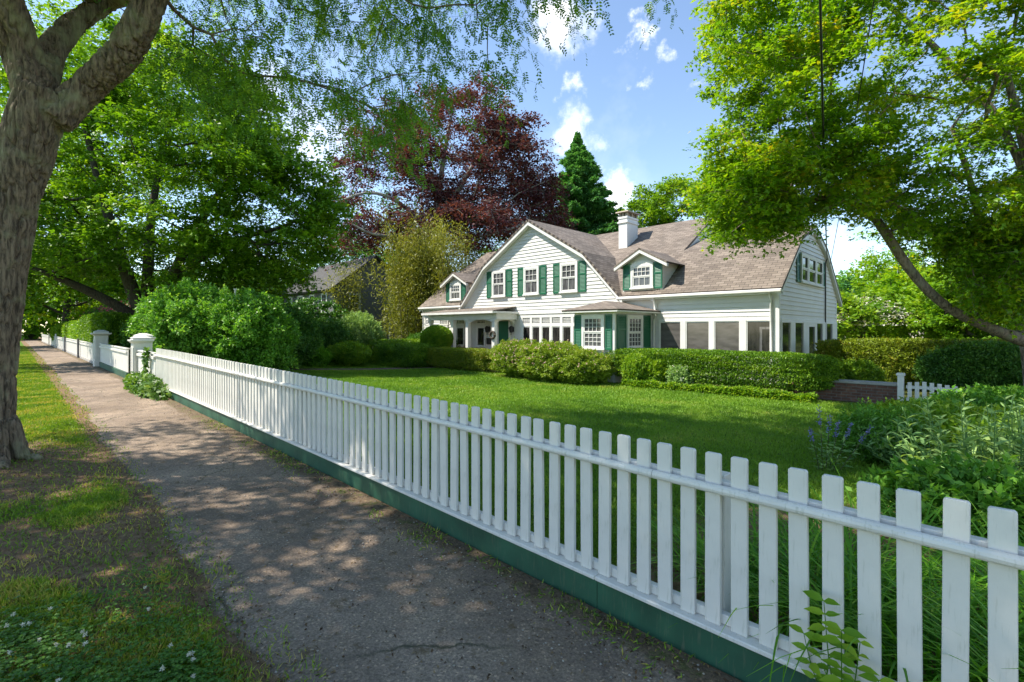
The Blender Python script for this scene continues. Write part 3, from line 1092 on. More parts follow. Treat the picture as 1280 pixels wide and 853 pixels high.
# backing walls (solid core)
mb = MB()
mb.box(-24.9, WX - .004, WY + .004, 25.9, GZ - .2, hz(1.30))
mb.box(-24.9, -9.6, 25.9, 28.6, GZ - .2, hz(1.30))
for prof, pl in ((gable_out, 'f'), (side_out, 's')):
    zs = [hz(1.3), hz(3.29), hz(4.02 if pl == 's' else 5.2)]
    pts = [P3(prof(z)[0], -.01, z, pl) for z in zs[:2]] + [P3(prof(zs[2])[0], -.01, zs[2], pl)] + [P3(prof(z)[1], -.01, z, pl) for z in zs[1::-1]]
    mb.poly(pts)
# gable end of the taller main block above the wing, and its far end
for xx in (-9.62, -24.75):
    mb.poly([(xx, 17.5, hz(1.28)), (xx, 19.9, hz(3.25)), (xx, 23.1, hz(5.22)), (xx, 26.3, hz(3.25)), (xx, 28.7, hz(1.28))])
mb.build('core_wall', M['siding'], house)

mb = MB()
clap(mb, gable_out, hz(1.30), hz(5.2), 'f')
clap(mb, lambda z: (GC - 5.02, GC + 5.02), hz(.80), hz(1.30), 'f', .155, .03)
clap(mb, lambda z: (-24.9, GC - 5.02), GZ + .3, hz(1.25), 'f')
clap(mb, lambda z: (GC - 5.02, GC + 5.02), GZ + .3, hz(.73), 'f')
clap(mb, lambda z: (GC + 5.02, WX - .02), GZ + .3, hz(1.25), 'f')
mb.build('front_wall', M['siding'], house)
mb = MB()
clap(mb, side_out, hz(.36), hz(3.98), 's')
clap(mb, side_out, GZ + .3, hz(.36), 's')
mb.build('side_wall', M['siding'], house)
mb = MB()  # drip skirt between storeys, corner boards, water table, frieze
mb.box(GC - 5.0, GC + 5.0, WY - .10, WY, hz(.735), hz(.795))
mb.box(-24.95, -24.78, WY - .035, WY, GZ, hz(1.25))
mb.box(WX - .16, WX + .035, WY - .035, WY, GZ, hz(1.27)); mb.box(WX, WX + .033, WY, WY + .14, GZ, hz(1.27))
mb.box(WX, WX + .033, 25.78, 25.92, GZ, hz(1.27))
mb.box(-24.9, WX, WY - .04, WY, GZ + .18, GZ + .32)
mb.box(WX, WX + .04, WY + .01, 25.9, GZ + .18, GZ + .32)
mb.box(-9.35, WX - .17, WY - .045, WY, hz(.30), hz(.42))
mb.box(WX, WX + .045, WY + .15, 25.75, hz(.28), hz(.37))
mb.build('trim', M['white'], house, bevel=.004)
mb = MB(); mb.box(-24.9, WX - .01, WY - .01, WY + .5, GZ - .3, GZ + .2); mb.box(WX - .5, WX + .012, WY, 25.9, GZ - .3, GZ + .2)
mb.build('foundation', M['concrete'], house)

# roofs
def gambrel(mb, a0, a1, prof, axis, th=.10):
    """prof: list of (b, z); axis 'x': a is x and b is y; axis 'y': a is y and b is x"""
    mk = (lambda a, b, z: (a, b, z)) if axis == 'x' else (lambda a, b, z: (b, a, z))
    for (b0, z0), (b1, z1) in zip(prof, prof[1:]):
        q = [mk(a0, b0, z0), mk(a1, b0, z0), mk(a1, b1, z1), mk(a0, b1, z1)]
        n = np.cross(np.subtract(q[1], q[0]), np.subtract(q[2], q[0]))
        if n[2] < 0: q = [mk(a1, b0, z0), mk(a0, b0, z0), mk(a0, b1, z1), mk(a1, b1, z1)]
        if z1 < z0: q = q[2:] + q[:2]
        mb.slab(q, th)


MAIN = [(17.47, hz(1.37)), (19.9, hz(3.32)), (23.1, hz(5.32)), (26.3, hz(3.32)), (29.0, hz(1.28))]
WING = [(17.47, hz(1.37)), (19.88, hz(3.31)), (21.8, hz(4.07)), (23.72, hz(3.31)), (26.38, hz(1.28))]
GAB = [(GC - 5.22, hz(1.30)), (GC - 3.27, hz(3.37)), (GC, hz(5.31)), (GC + 3.27, hz(3.37)), (GC + 5.22, hz(1.30))]
mb = MB(); gambrel(mb, -25.15, -9.40, MAIN[1:], 'x')
(ya_, za_), (yb_, zb_) = MAIN[0], MAIN[1]
mb.slab([(GC + 5.20, ya_, za_), (-9.40, ya_, za_), (-9.40, yb_, zb_), (GC + 3.15, yb_, zb_)], .10)
mb.slab([(-25.15, ya_, za_), (GC - 5.20, ya_, za_), (GC - 3.15, yb_, zb_), (-25.15, yb_, zb_)], .10)
mb.build('main_roof', M['shingle'], house)
mb = MB(); gambrel(mb, -9.39, WX + .16, WING, 'x')
mb.build('wing_roof', M['shingle'], house)
mb = MB(); gambrel(mb, WY - .30, 23.0, GAB, 'y')
mb.build('front_gable_roof', M['shingle'], house)


def rake(mb, prof, a0, a1, axis, drop=.20, lift=-.105):
    mk = (lambda a, b, z: (a, b, z)) if axis == 'x' else (lambda a, b, z: (b, a, z))
    for (b0, z0), (b1, z1) in zip(prof, prof[1:]):
        b = [mk(a0, b0, z0 - drop + lift), mk(a1, b0, z0 - drop + lift), mk(a1, b1, z1 - drop + lift), mk(a0, b1, z1 - drop + lift)]
        t_ = [mk(a0, b0, z0 + lift), mk(a1, b0, z0 + lift), mk(a1, b1, z1 + lift), mk(a0, b1, z1 + lift)]
        mb.hexa(b, t_)


mb = MB(); rake(mb, GAB, WY - .285, WY - .03, 'y', .17)
mb.build('rake_board', M['white'], house)
mb = MB(); rake(mb, WING, WX + .03, WX + .15, 'x', .16)
mb.build('rake_board', M['white'], house)
for ra0, ra1 in ((-9.57, -9.41), (-25.13, -24.95)):
    mb = MB(); rake(mb, MAIN, ra0, ra1, 'x', .16)
    mb.build('rake_board', M['white'], house)
# eaves: soffit, fascia, gutter
for (a0, a1) in ((-25.15, GC - 5.05), (GC + 4.95, WX + .15)):
    mb = MB()
    mb.box(a0, a1, 17.50, WY, hz(1.17), hz(1.21)); mb.box(a0, a1, 17.48, 17.51, hz(1.17), hz(1.25))
    mb.build('soffit', M['white'], house)
    mb = MB(); mb.box(a0 - .02, a1 + .02, 17.385, 17.478, hz(1.22), hz(1.33))
    mb.build('gutter', M['white'], house, bevel=.02)
mb = MB(); mb.tube([(WX - .20, 17.43, hz(1.22)), (WX - .20, 17.48, hz(1.12)), (WX - .20, 17.61, hz(.98)), (WX - .20, 17.61, GZ + .1)], .042, 8)
mb.build('downspout', M['white'], house, smooth=True)
mb = MB(); mb.tube([(-9.45, 17.43, hz(1.22)), (-9.45, 17.48, hz(1.12)), (-9.45, 17.55, hz(1.0)), (-9.45, 17.58, hz(.66))], .042, 8)
mb.build('downspout', M['white'], house, smooth=True)
mb = MB(); mb.tube([(-24.83, 17.43, hz(1.22)), (-24.83, 17.55, hz(1.0)), (-24.83, 17.6, GZ + .1)], .042, 8)
mb.build('downspout', M['white'], house, smooth=True)


def pbox(mb, a0, a1, o0, o1, z0, z1, plane):
    p = [P3(a, o, z, plane) for a, o, z in ((a0, o0, z0), (a1, o0, z0), (a1, o1, z0), (a0, o1, z0), (a0, o0, z1), (a1, o0, z1), (a1, o1, z1), (a0, o1, z1))]
    mb.hexa(p[:4], p[4:])


def window(parent, a0, a1, z0, z1, plane, off=.0, trim=.10, cols=3, rows=(2, 1), panem='pane_curtain', sash=.045, arch=False, name='window', munt=True, split=.5):
    """double-hung window standing proud of the clapboards by off"""
    off = off + .028
    mb = MB(); o0, o1 = off - .045, off + .045
    pbox(mb, a0, a0 + trim, o0, o1, z0, z1, plane); pbox(mb, a1 - trim, a1, o0, o1, z0, z1, plane)
    pbox(mb, a0 + trim, a1 - trim, o0, o1 - .001, z1 - trim * 1.1, z1, plane)
    pbox(mb, a0 - .03, a1 + .03, o0, o1 + .035, z0 - .01, z0 + .05, plane)
    pbox(mb, a0 + trim, a1 - trim, o0, o1 - .004, z0 + .05, z0 + trim * .9, plane)
    i0, i1, j0, j1 = a0 + trim, a1 - trim, z0 + trim * .9, z1 - trim * 1.1
    jm = j0 + (j1 - j0) * split
    for (k0, k1, oo) in ((j0, jm, .012), (jm, j1, .026)):
        s0, s1 = off + oo - .012, off + oo + .012
        pbox(mb, i0, i0 + sash, s0, s1, k0, k1, plane); pbox(mb, i1 - sash, i1, s0, s1, k0, k1, plane)
        pbox(mb, i0 + sash, i1 - sash, s0, s1 - .001, k0, k0 + sash, plane); pbox(mb, i0 + sash, i1 - sash, s0, s1 - .001, k1 - sash, k1, plane)
    if munt:
        for q, (k0, k1) in enumerate(((jm, j1), (j0, jm))):
            c = cols if q == 0 else (cols if rows[1] > 1 else max(1, cols - 1))
            oo = off + (.026 if q == 0 else .012)
            for k in range(1, c):
                x = i0 + sash + (i1 - i0 - 2 * sash) * k / c
                pbox(mb, x - .012, x + .012, oo - .009, oo + .009, k0 + sash, k1 - sash, plane)
            for k in range(1, rows[q]):
                zz = k0 + sash + (k1 - k0 - 2 * sash) * k / rows[q]
                pbox(mb, i0 + sash, i1 - sash, oo - .0085, oo + .0085, zz - .010, zz + .010, plane)
    w = mb.build(name, M['white'], parent, bevel=.003)
    mb = MB(); pbox(mb, i0, i1, off - .028, off - .004, j0, j1, plane)
    mb.build('pane', M[panem], w)
    return w


def shutter(parent, a0, a1, z0, z1, plane, off=.0):
    mb = MB(); s = .05
    pbox(mb, a0, a0 + s, off, off + .035, z0, z1, plane); pbox(mb, a1 - s, a1, off, off + .035, z0, z1, plane)
    zm = z0 + (z1 - z0) * .58
    for k0, k1 in ((z0, z0 + .08), (zm - .035, zm + .035), (z1 - .07, z1)):
        pbox(mb, a0 + s, a1 - s, off, off + .034, k0, k1, plane)
    for k0, k1 in ((z0 + .08, zm - .035), (zm + .035, z1 - .07)):
        n = int((k1 - k0) / .055)
        for k in range(n):
            za = k0 + (k1 - k0) * k / n
            p = [P3(a0 + s, off + .028, za, plane), P3(a1 - s, off + .028, za, plane), P3(a1 - s, off + .008, za + .06, plane), P3(a0 + s, off + .008, za + .06, plane)]
            mb.poly(p)
            mb.poly([P3(a0 + s, off + .006, za, plane), P3(a1 - s, off + .006, za, plane), p[1], p[0]])
    return mb.build('shutter', M['shutter'], parent)


# upper gable windows
for c in (-18.29, -16.02, -13.73):
    window(house, c - .50, c + .50, hz(1.66), hz(3.04), 'f', .03)
    shutter(house, c - .93, c - .53, hz(1.66), hz(3.04), 'f', .028); shutter(house, c + .53, c + .93, hz(1.66), hz(3.04), 'f', .028)

# ground-floor window band: five casements under five transoms
mb = MB(); mbp = MB()
a0, a1 = -16.72, -13.48
cells = np.linspace(a0 + .06, a1 - .06, 6)
zt1, zt0, zm1, zm0 = hz(.56), hz(.30), hz(.14), hz(-.80)
pbox(mb, a0 - .08, a1 + .08, .0, .075, zt1, hz(.70), 'f'); pbox(mb, a0 - .08, a1 + .08, .0, .07, zm1, zt0, 'f'); pbox(mb, a0 - .1, a1 + .1, 0, .11, zm0 - .08, zm0, 'f')
for k, x in enumerate(cells):
    pbox(mb, x - .07, x + .07, .0, .072, zm0, zt1, 'f')
for x0, x1 in zip(cells, cells[1:]):
    for k in range(1, 7):
        x = x0 + .07 + (x1 - x0 - .14) * k / 7
        pbox(mb, x - .011, x + .011, .01, .05, zt0, zt1, 'f')
    for k in range(1, 4):
        zz = zt0 + (zt1 - zt0) * k / 4
        pbox(mb, x0 + .07, x1 - .07, .012, .048, zz - .010, zz + .010, 'f')
    pbox(mb, x0 + .07, x0 + .105, .01, .055, zm0, zm1, 'f'); pbox(mb, x1 - .105, x1 - .07, .01, .055, zm0, zm1, 'f')
    pbox(mb, x0 + .105, x1 - .105, .01, .054, zm1 - .04, zm1, 'f')
pbox(mbp, a0, a1, .036, .042, zm0, zt1, 'f')
w = mb.build('window_band', M['white'], house, bevel=.003)
mbp.build('pane', M['pane_dark'], w)


def dormer(c, wside=.88):
    yf = WY + .02; zb, ze, zp = hz(1.45), hz(2.74), hz(3.12)
    d = MB()
    d.box(c - wside, c + wside, yf, 20.0, zb, ze)
    d.poly([(c - wside, yf, ze), (c + wside, yf, ze), (c, yf, zp)])
    pl = lambda a, o, z: (a, yf - o, z)
    clap(d, lambda z: (c - wside + .002, c + wside - .002), zb, ze, pl, .15, .018)
    pr = lambda a, o, z: (c + wside + o, a, z)
    clap(d, lambda z: (yf, 20.0), zb, ze, pr, .15, .018)
    b = d.build('dormer', M['siding'], house)
    r = MB(); ov = .28
    sl = (zp + .10 - ze) / wside
    for sg in (-1, 1):
        xe = c + sg * (wside + .30); z_e = zp + .12 - sl * (wside + .30)
        q = [(xe, yf - ov, z_e), (xe, 21.5, z_e), (c, 21.5, zp + .12), (c, yf - ov, zp + .12)]
        if sg < 0: q = [(xe, 21.5, z_e), (xe, yf - ov, z_e), (c, yf - ov, zp + .12), (c, 21.5, zp + .12)]
        r.slab(q, .06)
    r.build('roof', M['shingle'], b)
    t_ = MB()
    for sg in (-1, 1):
        xe = c + sg * (wside + .29); z_e = zp + .055 - sl * (wside + .29)
        p = [(c, yf - ov + .01, zp + .055), (xe, yf - ov + .01, z_e)]
        lo = [(x, y, z - .13) for x, y, z in p]
        t_.hexa([lo[0], lo[1], (lo[1][0], yf - .12, lo[1][2]), (lo[0][0], yf - .12, lo[0][2])], [p[0], p[1], (p[1][0], yf - .12, p[1][2]), (p[0][0], yf - .12, p[0][2])])
    t_.box(c - wside - .01, c - wside + .10, yf - .03, yf + .02, zb, ze); t_.box(c + wside - .10, c + wside + .01, yf - .03, yf + .02, zb, ze)
    # arched head over the window
    for k in range(8):
        a, bq = PI * k / 8, PI * (k + 1) / 8
        pts = [(c + .50 * math.cos(a), .18 * math.sin(a)), (c + .50 * math.cos(bq), .18 * math.sin(bq))]
        t_.hexa([(c, yf - .07, hz(2.60)), (c, yf - .02, hz(2.60)), (c, yf - .02, hz(2.601)), (c, yf - .07, hz(2.601))] if False else
                [(pts[0][0], yf - .07, hz(2.58)), (pts[1][0], yf - .07, hz(2.58)), (pts[1][0], yf - .005, hz(2.58)), (pts[0][0], yf - .005, hz(2.58))][::-1],
                [(pts[0][0], yf - .07, hz(2.58) + pts[0][1]), (pts[1][0], yf - .07, hz(2.58) + pts[1][1]), (pts[1][0], yf - .005, hz(2.58) + pts[1][1]), (pts[0][0], yf - .005, hz(2.58) + pts[0][1])][::-1])
    t_.build('trim', M['white'], b)
    window(b, c - .50, c + .50, hz(1.63), hz(2.62), pl, .022, cols=4, name='window')
    shutter(b, c - .87, c - .51, hz(1.60), hz(2.66), pl, .034); shutter(b, c + .51, c + .87, hz(1.60), hz(2.66), pl, .034)


dormer(-10.07); dormer(-21.85)

# chimney
mb = MB()
cx0, cx1, cy0, cy1 = -13.22, -12.74, 20.95, 21.95
mb.box(cx0, cx1, cy0, cy1, hz(3.2), hz(5.42)); mb.box(cx0 - .05, cx1 + .05, cy0 - .05, cy1 + .05, hz(5.20), hz(5.28)); mb.box(cx0 - .03, cx1 + .03, cy0 - .03, cy1 + .03, hz(5.42), hz(5.52))
ch = mb.build('chimney', M['white'], house, bevel=.006)
mb = MB()
for (x, y) in ((cx0 + .06, cy0 + .06), (cx1 - .06, cy0 + .06), (cx1 - .06, cy1 - .06), (cx0 + .06, cy1 - .06), ((cx0 + cx1) / 2, cy0 + .06), (cx1 - .06, (cy0 + cy1) / 2)):
    mb.box(x - .05, x + .05, y - .05, y + .05, hz(5.52), hz(5.72))
mb.box(cx0 + .10, cx1 - .10, cy0 + .1, cy1 - .1, hz(5.52), hz(5.70))
mb.taper((cx0 + cx1) / 2, (cy0 + cy1) / 2, hz(5.72), hz(5.775), cx1 - cx0 + .24, cx1 - cx0 + .20, cy1 - cy0 + .24, cy1 - cy0 + .20)
mb.build('chimney_cap', M['stone'], ch)

# square bay with hipped roof
bx0, bx1, by = -11.36, -9.65, 15.02
mb = MB()
mb.box(bx0, bx1, by, WY - .03, GZ - .1, hz(.62))
pf = lambda a, o, z: (a, by - o, z)
ps = lambda a, o, z: (bx1 + o, a, z)
clap(mb, lambda z: (bx0, bx1), GZ + .12, hz(.56), pf, .13, .02); clap(mb, lambda z: (by, WY - .03), GZ + .12, hz(.56), ps, .13, .02)
bay = mb.build('bay', M['siding'], house)
mb = MB()
mb.box(bx1 - .07, bx1 + .03, by - .03, by + .07, GZ, hz(.60)); mb.box(bx0 - .03, bx0 + .06, by - .03, by + .04, GZ, hz(.60))
mb.box(bx1, bx1 + .031, WY - .14, WY - .035, GZ, hz(.60))
mb.box(bx0 - .03, bx1 + .035, by - .036, by, hz(.57), hz(.63)); mb.box(bx1, bx1 + .036, by, WY - .04, hz(.57), hz(.63))
mb.box(bx0 - .3, bx1 + .3, by - .32, WY - .04, hz(.63), hz(.66))
mb.box(bx0 - .36, bx1 + .36, by - .38, by - .28, hz(.62), hz(.72)); mb.box(bx1 + .27, bx1 + .36, by - .28, WY - .04, hz(.62), hz(.72)); mb.box(bx0 - .36, bx0 - .27, by - .28, WY - .04, hz(.62), hz(.72))
mb.tube([(bx1 + .30, WY - .35, hz(.62)), (bx1 + .26, WY - .18, hz(.52)), (bx1 + .14, WY - .10, hz(.40)), (bx1 + .14, WY - .10, GZ + .1)], .04, 8)
mb.build('trim', M['white'], bay, bevel=.004)
mb = MB()
ea, eb, ec = bx0 - .38, bx1 + .38, by - .40; apx, apy, apz, ez = -10.9, 16.3, hz(1.12), hz(.72)
apb = (apx, WY + .02, apz)
mb.slab([(ea, ec, ez), (eb, ec, ez), (apx, apy, apz)], .05)
mb.slab([(eb, ec, ez), (eb, WY + .02, ez), apb, (apx, apy, apz)], .05)
mb.slab([(ea, WY + .02, ez), (ea, ec, ez), (apx, apy, apz), apb], .05)
mb.build('roof', M['shingle'], bay)
cB = -10.53
window(bay, cB - .50, cB + .50, hz(-.74), hz(.54), pf, .024, cols=4, rows=(3, 3))
shutter(bay, cB - .86, cB - .53, hz(-.74), hz(.54), pf, .026); shutter(bay, cB + .53, cB + .80, hz(-.74), hz(.54), pf, .026)
window(bay, 15.76, 16.86, hz(-.74), hz(.54), ps, .024, cols=4, rows=(3, 3))
shutter(bay, 15.12, 15.72, hz(-.74), hz(.54), ps, .026); shutter(bay, 16.92, 17.5, hz(-.74), hz(.54), ps, .026)

# screened porch: four bays in front, five on the side
ztop, zbot = hz(.285), hz(-.92)
ops = [(824.8, 850.5, 'pane_blind'), (857.5, 886, 'pane_blind'), (893, 924, 'pane_blind'), (933, 965.8, 'pane_screen')]
mb = MB()
xs = []
for u0, u1, _ in ops: xs += [x_on(u0, WY - .05), x_on(u1, WY - .05)]
edges = [-9.33] + xs + [WX - .17]
for k in range(0, len(edges), 2):
    pbox(mb, edges[k], edges[k + 1], .0, .075, zbot, ztop + .05, 'f')
pbox(mb, -9.33, WX - .17, 0, .085, zbot - .08, zbot, 'f'); pbox(mb, -9.33, WX - .17, 0, .07, ztop, ztop + .06, 'f')
fr = mb.build('porch_frame', M['white'], house, bevel=.004)
for k, (_, _, m_) in enumerate(ops):
    mb = MB(); pbox(mb, xs[2 * k], xs[2 * k + 1], .028, .038, zbot, ztop, 'f')
    mb.build('screen', M[m_], fr)
    mb = MB(); pbox(mb, xs[2 * k] - .0, xs[2 * k] + .035, .036, .06, zbot, ztop, 'f'); pbox(mb, xs[2 * k] + .035, xs[2 * k + 1], .036, .05, ztop - .03, ztop, 'f')
    mb.build('screen_frame', M['grey_stain'] if k < 0 else M['white'], fr)
mb = MB()
pbox(mb, xs[6] + .42, xs[6] + .50, .037, .047, zbot, ztop - .2, 'f'); pbox(mb, xs[6] + .74, xs[6] + .82, .037, .047, zbot, ztop - .2, 'f'); pbox(mb, xs[6] + .50, xs[6] + .74, .037, .047, ztop - .28, ztop - .2, 'f')
mb.build('inner_door_frame', M['pane_curtain'], fr)
so = [(976.5, 987.8), (993.4, 1003.8), (1009.6, 1019.2), (1020.6, 1027.7), (1032.7, 1040)]
ys = []
for u0, u1 in so: ys += [y_on(u0, WX + .05), y_on(u1, WX + .05)]
mb = MB()
ed = [WY + .16] + ys + [25.76]
for k in range(0, len(ed), 2):
    pbox(mb, ed[k], ed[k + 1], .0, .075, GZ + .3, hz(.28), 's')
pbox(mb, WY + .16, 25.76, 0, .07, hz(.23), hz(.29), 's')
fs = mb.build('porch_frame', M['white'], house, bevel=.004)
for k in range(5):
    zb_ = GZ + .32 if k >= 2 else hz(-.95)
    mb = MB(); pbox(mb, ys[2 * k], ys[2 * k + 1], .028, .0355, GZ + .32, hz(.23), 's')
    mb.build('screen', M['pane_screen'], fs)
mb = MB()
for q in (2,):
    a, b = ys[2 * q], ys[2 * q + 1]
    pbox(mb, a, a + .12, .036, .07, GZ + .3, hz(.23), 's'); pbox(mb, b - .12, b, .036, .07, GZ + .3, hz(.23), 's'); pbox(mb, a + .12, b - .12, .036, .069, GZ + .3, GZ + .62, 's'); pbox(mb, a + .12, b - .12, .036, .069, hz(.1), hz(.23), 's')
dr = mb.build('screen_door', M['white'], house, bevel=.004)
mb = MB(); mb.tube([(WX + .075, ys[5] - .06, hz(-.72)), (WX + .12, ys[5] - .06, hz(-.72)), (WX + .12, ys[5] - .06, hz(-.6))], .012, 6)
mb.build('handle', M['dark_metal'], dr)
# triple window high in the side gable
ya, yb = y_on(1000.8, WX + .06), y_on(1027.7, WX + .06)
q1, q2 = ya + (yb - ya) * .30, ya + (yb - ya) * .66
z0, z1 = hz(1.70), hz(2.80)
for (a, b) in ((ya, q1), (q1 + .01, q2), (q2 + .01, yb)):
    window(house, a, b, z0, z1, 's', .03, trim=.09, cols=1, rows=(1, 1), panem='pane_dark', munt=False)
shutter(house, ya - .42, ya - .04, z0, z1, 's', .03); shutter(house, yb + .04, yb + .42, z0, z1, 's', .03)

# entrance porch
px0, px1, py = -19.15, -17.1, 16.3
mb = MB()
ra, rb, rc_ = -22.6, -16.85, 15.85
mb.slab([(ra, rc_, hz(.90)), (rb, rc_, hz(.90)), (rb - .25, WY + .02, hz(1.16)), (ra + .1, WY + .02, hz(1.16))], .05)
porch = mb.build('entrance_porch_roof', M['shingle'], house)
mb = MB()
mb.box(ra + .04, rb - .04, rc_ + .05, WY - .04, hz(.79), hz(.84))
mb.box(ra, rb, rc_ - .01, rc_ + .05, hz(.77), hz(.88)); mb.box(rb - .05, rb, rc_ + .05, WY - .04, hz(.77), hz(.87)); mb.box(ra, ra + .05, rc_ + .05, WY - .04, hz(.77), hz(.87))
mb.box(ra + .1, rb - .12, py - .09, py + .09, hz(.48), hz(.79)); mb.box(rb - .31, rb - .12, py + .09, WY - .04, hz(.48), hz(.79))
mb.build('beam', M['white'], porch, bevel=.005)


def arch(mb, a0, a1, zt, rise, plane, o0, o1, n=10):
    for k in range(n):
        u0, u1 = k / n, (k + 1) / n
        f = lambda u: zt - rise * (1 - math.sqrt(max(0, 1 - abs(2 * u - 1) ** 2.6)))
        x0, x1 = a0 + (a1 - a0) * u0, a0 + (a1 - a0) * u1
        p = [P3(x0, o0, f(u0), plane), P3(x1, o0, f(u1), plane), P3(x1, o1, f(u1), plane), P3(x0, o1, f(u0), plane)]
        t_ = [P3(x0, o0, zt + .01, plane), P3(x1, o0, zt + .01, plane), P3(x1, o1, zt + .01, plane), P3(x0, o1, zt + .01, plane)]
        mb.hexa(p, t_)


mb = MB()
arch(mb, px0, px1 - .05, hz(.47), .34, lambda a, o, z: (a, py - o, z), -.05, .05)
arch(mb, py + .05, WY - .06, hz(.47), .34, lambda a, o, z: (px1 - .1 + o, a, z), -.05, .05)
mb.build('arch', M['white'], porch)
for (x, y) in ((px0 + .0, py), (px1 - .1, py), (-20.35, py), (-22.35, py)):
    mb = MB(); z = GZ
    mb.box(x - .10, x + .10, y - .10, y + .10, z, hz(.48)); mb.box(x - .13, x + .13, y - .13, y + .13, z, z + .25); mb.box(x - .13, x + .13, y - .13, y + .13, hz(.40), hz(.47))
    mb.build('column', M['white'], porch, bevel=.006)
mb = MB(); mb.box(px0 - 3.2, px1 + .3, py - .35, WY - .05, GZ - .05, GZ + .16)
mb.build('step', M['brick'], porch)
# front door (green) and sidelight
mb = MB(); a, b = x_on(623.5, WY - .06), x_on(636, WY - .06)
pbox(mb, a, b, .02, .07, GZ + .2, hz(.43), 'f')
for (k0, k1) in ((GZ + .4, GZ + 1.0), (GZ + 1.1, hz(.33))):
    pbox(mb, a + .12, b - .12, .07, .085, k0, k1, 'f')
dr = mb.build('front_door', M['shutter'], house, bevel=.004)
mb = MB(); mb.tube([P3(b - .07, .07, hz(-.85), 'f'), P3(b - .07, .13, hz(-.85), 'f')], .03, 8); mb.build('handle', M['dark_metal'], dr)
mb = MB(); pbox(mb, a - .1, a, .0, .09, GZ + .2, hz(.52), 'f'); pbox(mb, b, b + .1, .0, .09, GZ + .2, hz(.52), 'f'); pbox(mb, a, b, .0, .085, hz(.43), hz(.52), 'f')
mb.build('door_frame', M['white'], house, bevel=.004)
for (u0, u1) in ((595.5, 607), (570, 581), (583, 588.5), (549, 560), (532, 541)):
    a, b = x_on(u0, WY - .06), x_on(u1, WY - .06)
    w = window(house, a, b, hz(-.95), hz(.22), 'f', .03, trim=.08, cols=1, rows=(1, 1), panem='pane_dark', munt=False, split=.98)
    mb = MB(); pbox(mb, a, b, .0, .07, hz(.26), hz(.34), 'f'); pbox(mb, a, b, .0, .07, hz(.56), hz(.62), 'f')
    pbox(mb, a, a + .07, .0, .069, hz(.34), hz(.56), 'f'); pbox(mb, b - .07, b, 0, .069, hz(.34), hz(.56), 'f')
    for k in range(1, 5):
        x = a + .07 + (b - a - .14) * k / 5
        pbox(mb, x - .012, x + .012, .01, .05, hz(.34), hz(.56), 'f')
    for zz in (hz(.41), hz(.485)): pbox(mb, a + .07, b - .07, .012, .048, zz - .012, zz + .012, 'f')
    tr = mb.build('transom', M['white'], house)
    mb = MB(); pbox(mb, a + .02, b - .02, .0355, .041, hz(.30), hz(.58), 'f'); mb.build('pane', M['pane_dark'], tr)
for u in (610.5, 640.5):
    x = x_on(u, WY - .1)
    mb = MB(); pbox(mb, x - .05, x + .05, .02, .05, hz(-.12), hz(.16), 'f'); pbox(mb, x - .015, x + .015, .05, .2, hz(.06), hz(.09), 'f')
    q = P3(x, .2, 0, 'f'); mb.taper(q[0], q[1], hz(-.16), hz(.06), .10, .18); mb.taper(q[0], q[1], hz(.06), hz(.18), .20, .04); mb.tube([(q[0], q[1], hz(-.16)), (q[0], q[1], hz(-.28))], .02, 6)
    mb.build('wall_lantern', M['dark_metal'], house)
mb = MB()
q = [(px1 - .1 + .16 * math.cos(a), py - .14, hz(-.27) + .16 * math.sin(a)) for a in np.linspace(0, 2 * PI, 15)]
mb.tube(q, .06, 8)
tag(mb.build('wreath', M['bark_dark'], None, smooth=True, loc=(px1 - .1, py - .14, hz(-.27))), 'small round dark wreath hanging on the porch column by the green door', 'wreath')
mb = MB(); x = x_on(611, WY - .1); pbox(mb, x - .13, x + .13, .03, .17, hz(-.78), hz(-.45), 'f'); mb.build('mailbox', M['dark_metal'], house, bevel=.02)

# electric service conduit on the side wall
yc = y_on(1031.5, WX + .05)
mb = MB(); mb.tube([(WX + .06, yc, GZ + .2), (WX + .06, yc, hz(2.75)), (WX + .10, yc, hz(2.9))], .028, 8)
mb.build('service_conduit', M['dark_metal'], house)


def cable(pts, r, label, sag=.25):
    mb = MB()
    a, b = np.array(pts[0], float), np.array(pts[1], float)
    P = [a + (b - a) * t - UP * sag * 4 * t * (1 - t) for t in np.linspace(0, 1, 24)]
    mb.tube(P, r, 6)
    o = mb.build('service_cable', M['dark_metal'], None, smooth=True, loc=tuple(a))
    tag(o, label, 'cable', 'overhead cables running to the house')


hook = (WX + .12, yc, hz(2.9))
cable([hook, at(1013, -560, 3.6)], .018, 'thick black overhead cable running straight to the conduit on the side gable', .8)
cable([(WX + .14, yc + .4, hz(2.75)), at(1130, -250, 6.0)], .010, 'thin overhead cable slanting beside the thick black one', .35)

# ================================================================== TREES
def on_ground(u, Z):
    p = at(u, 412, Z); p[2] = float(ground_z(p[0], p[1])); return p


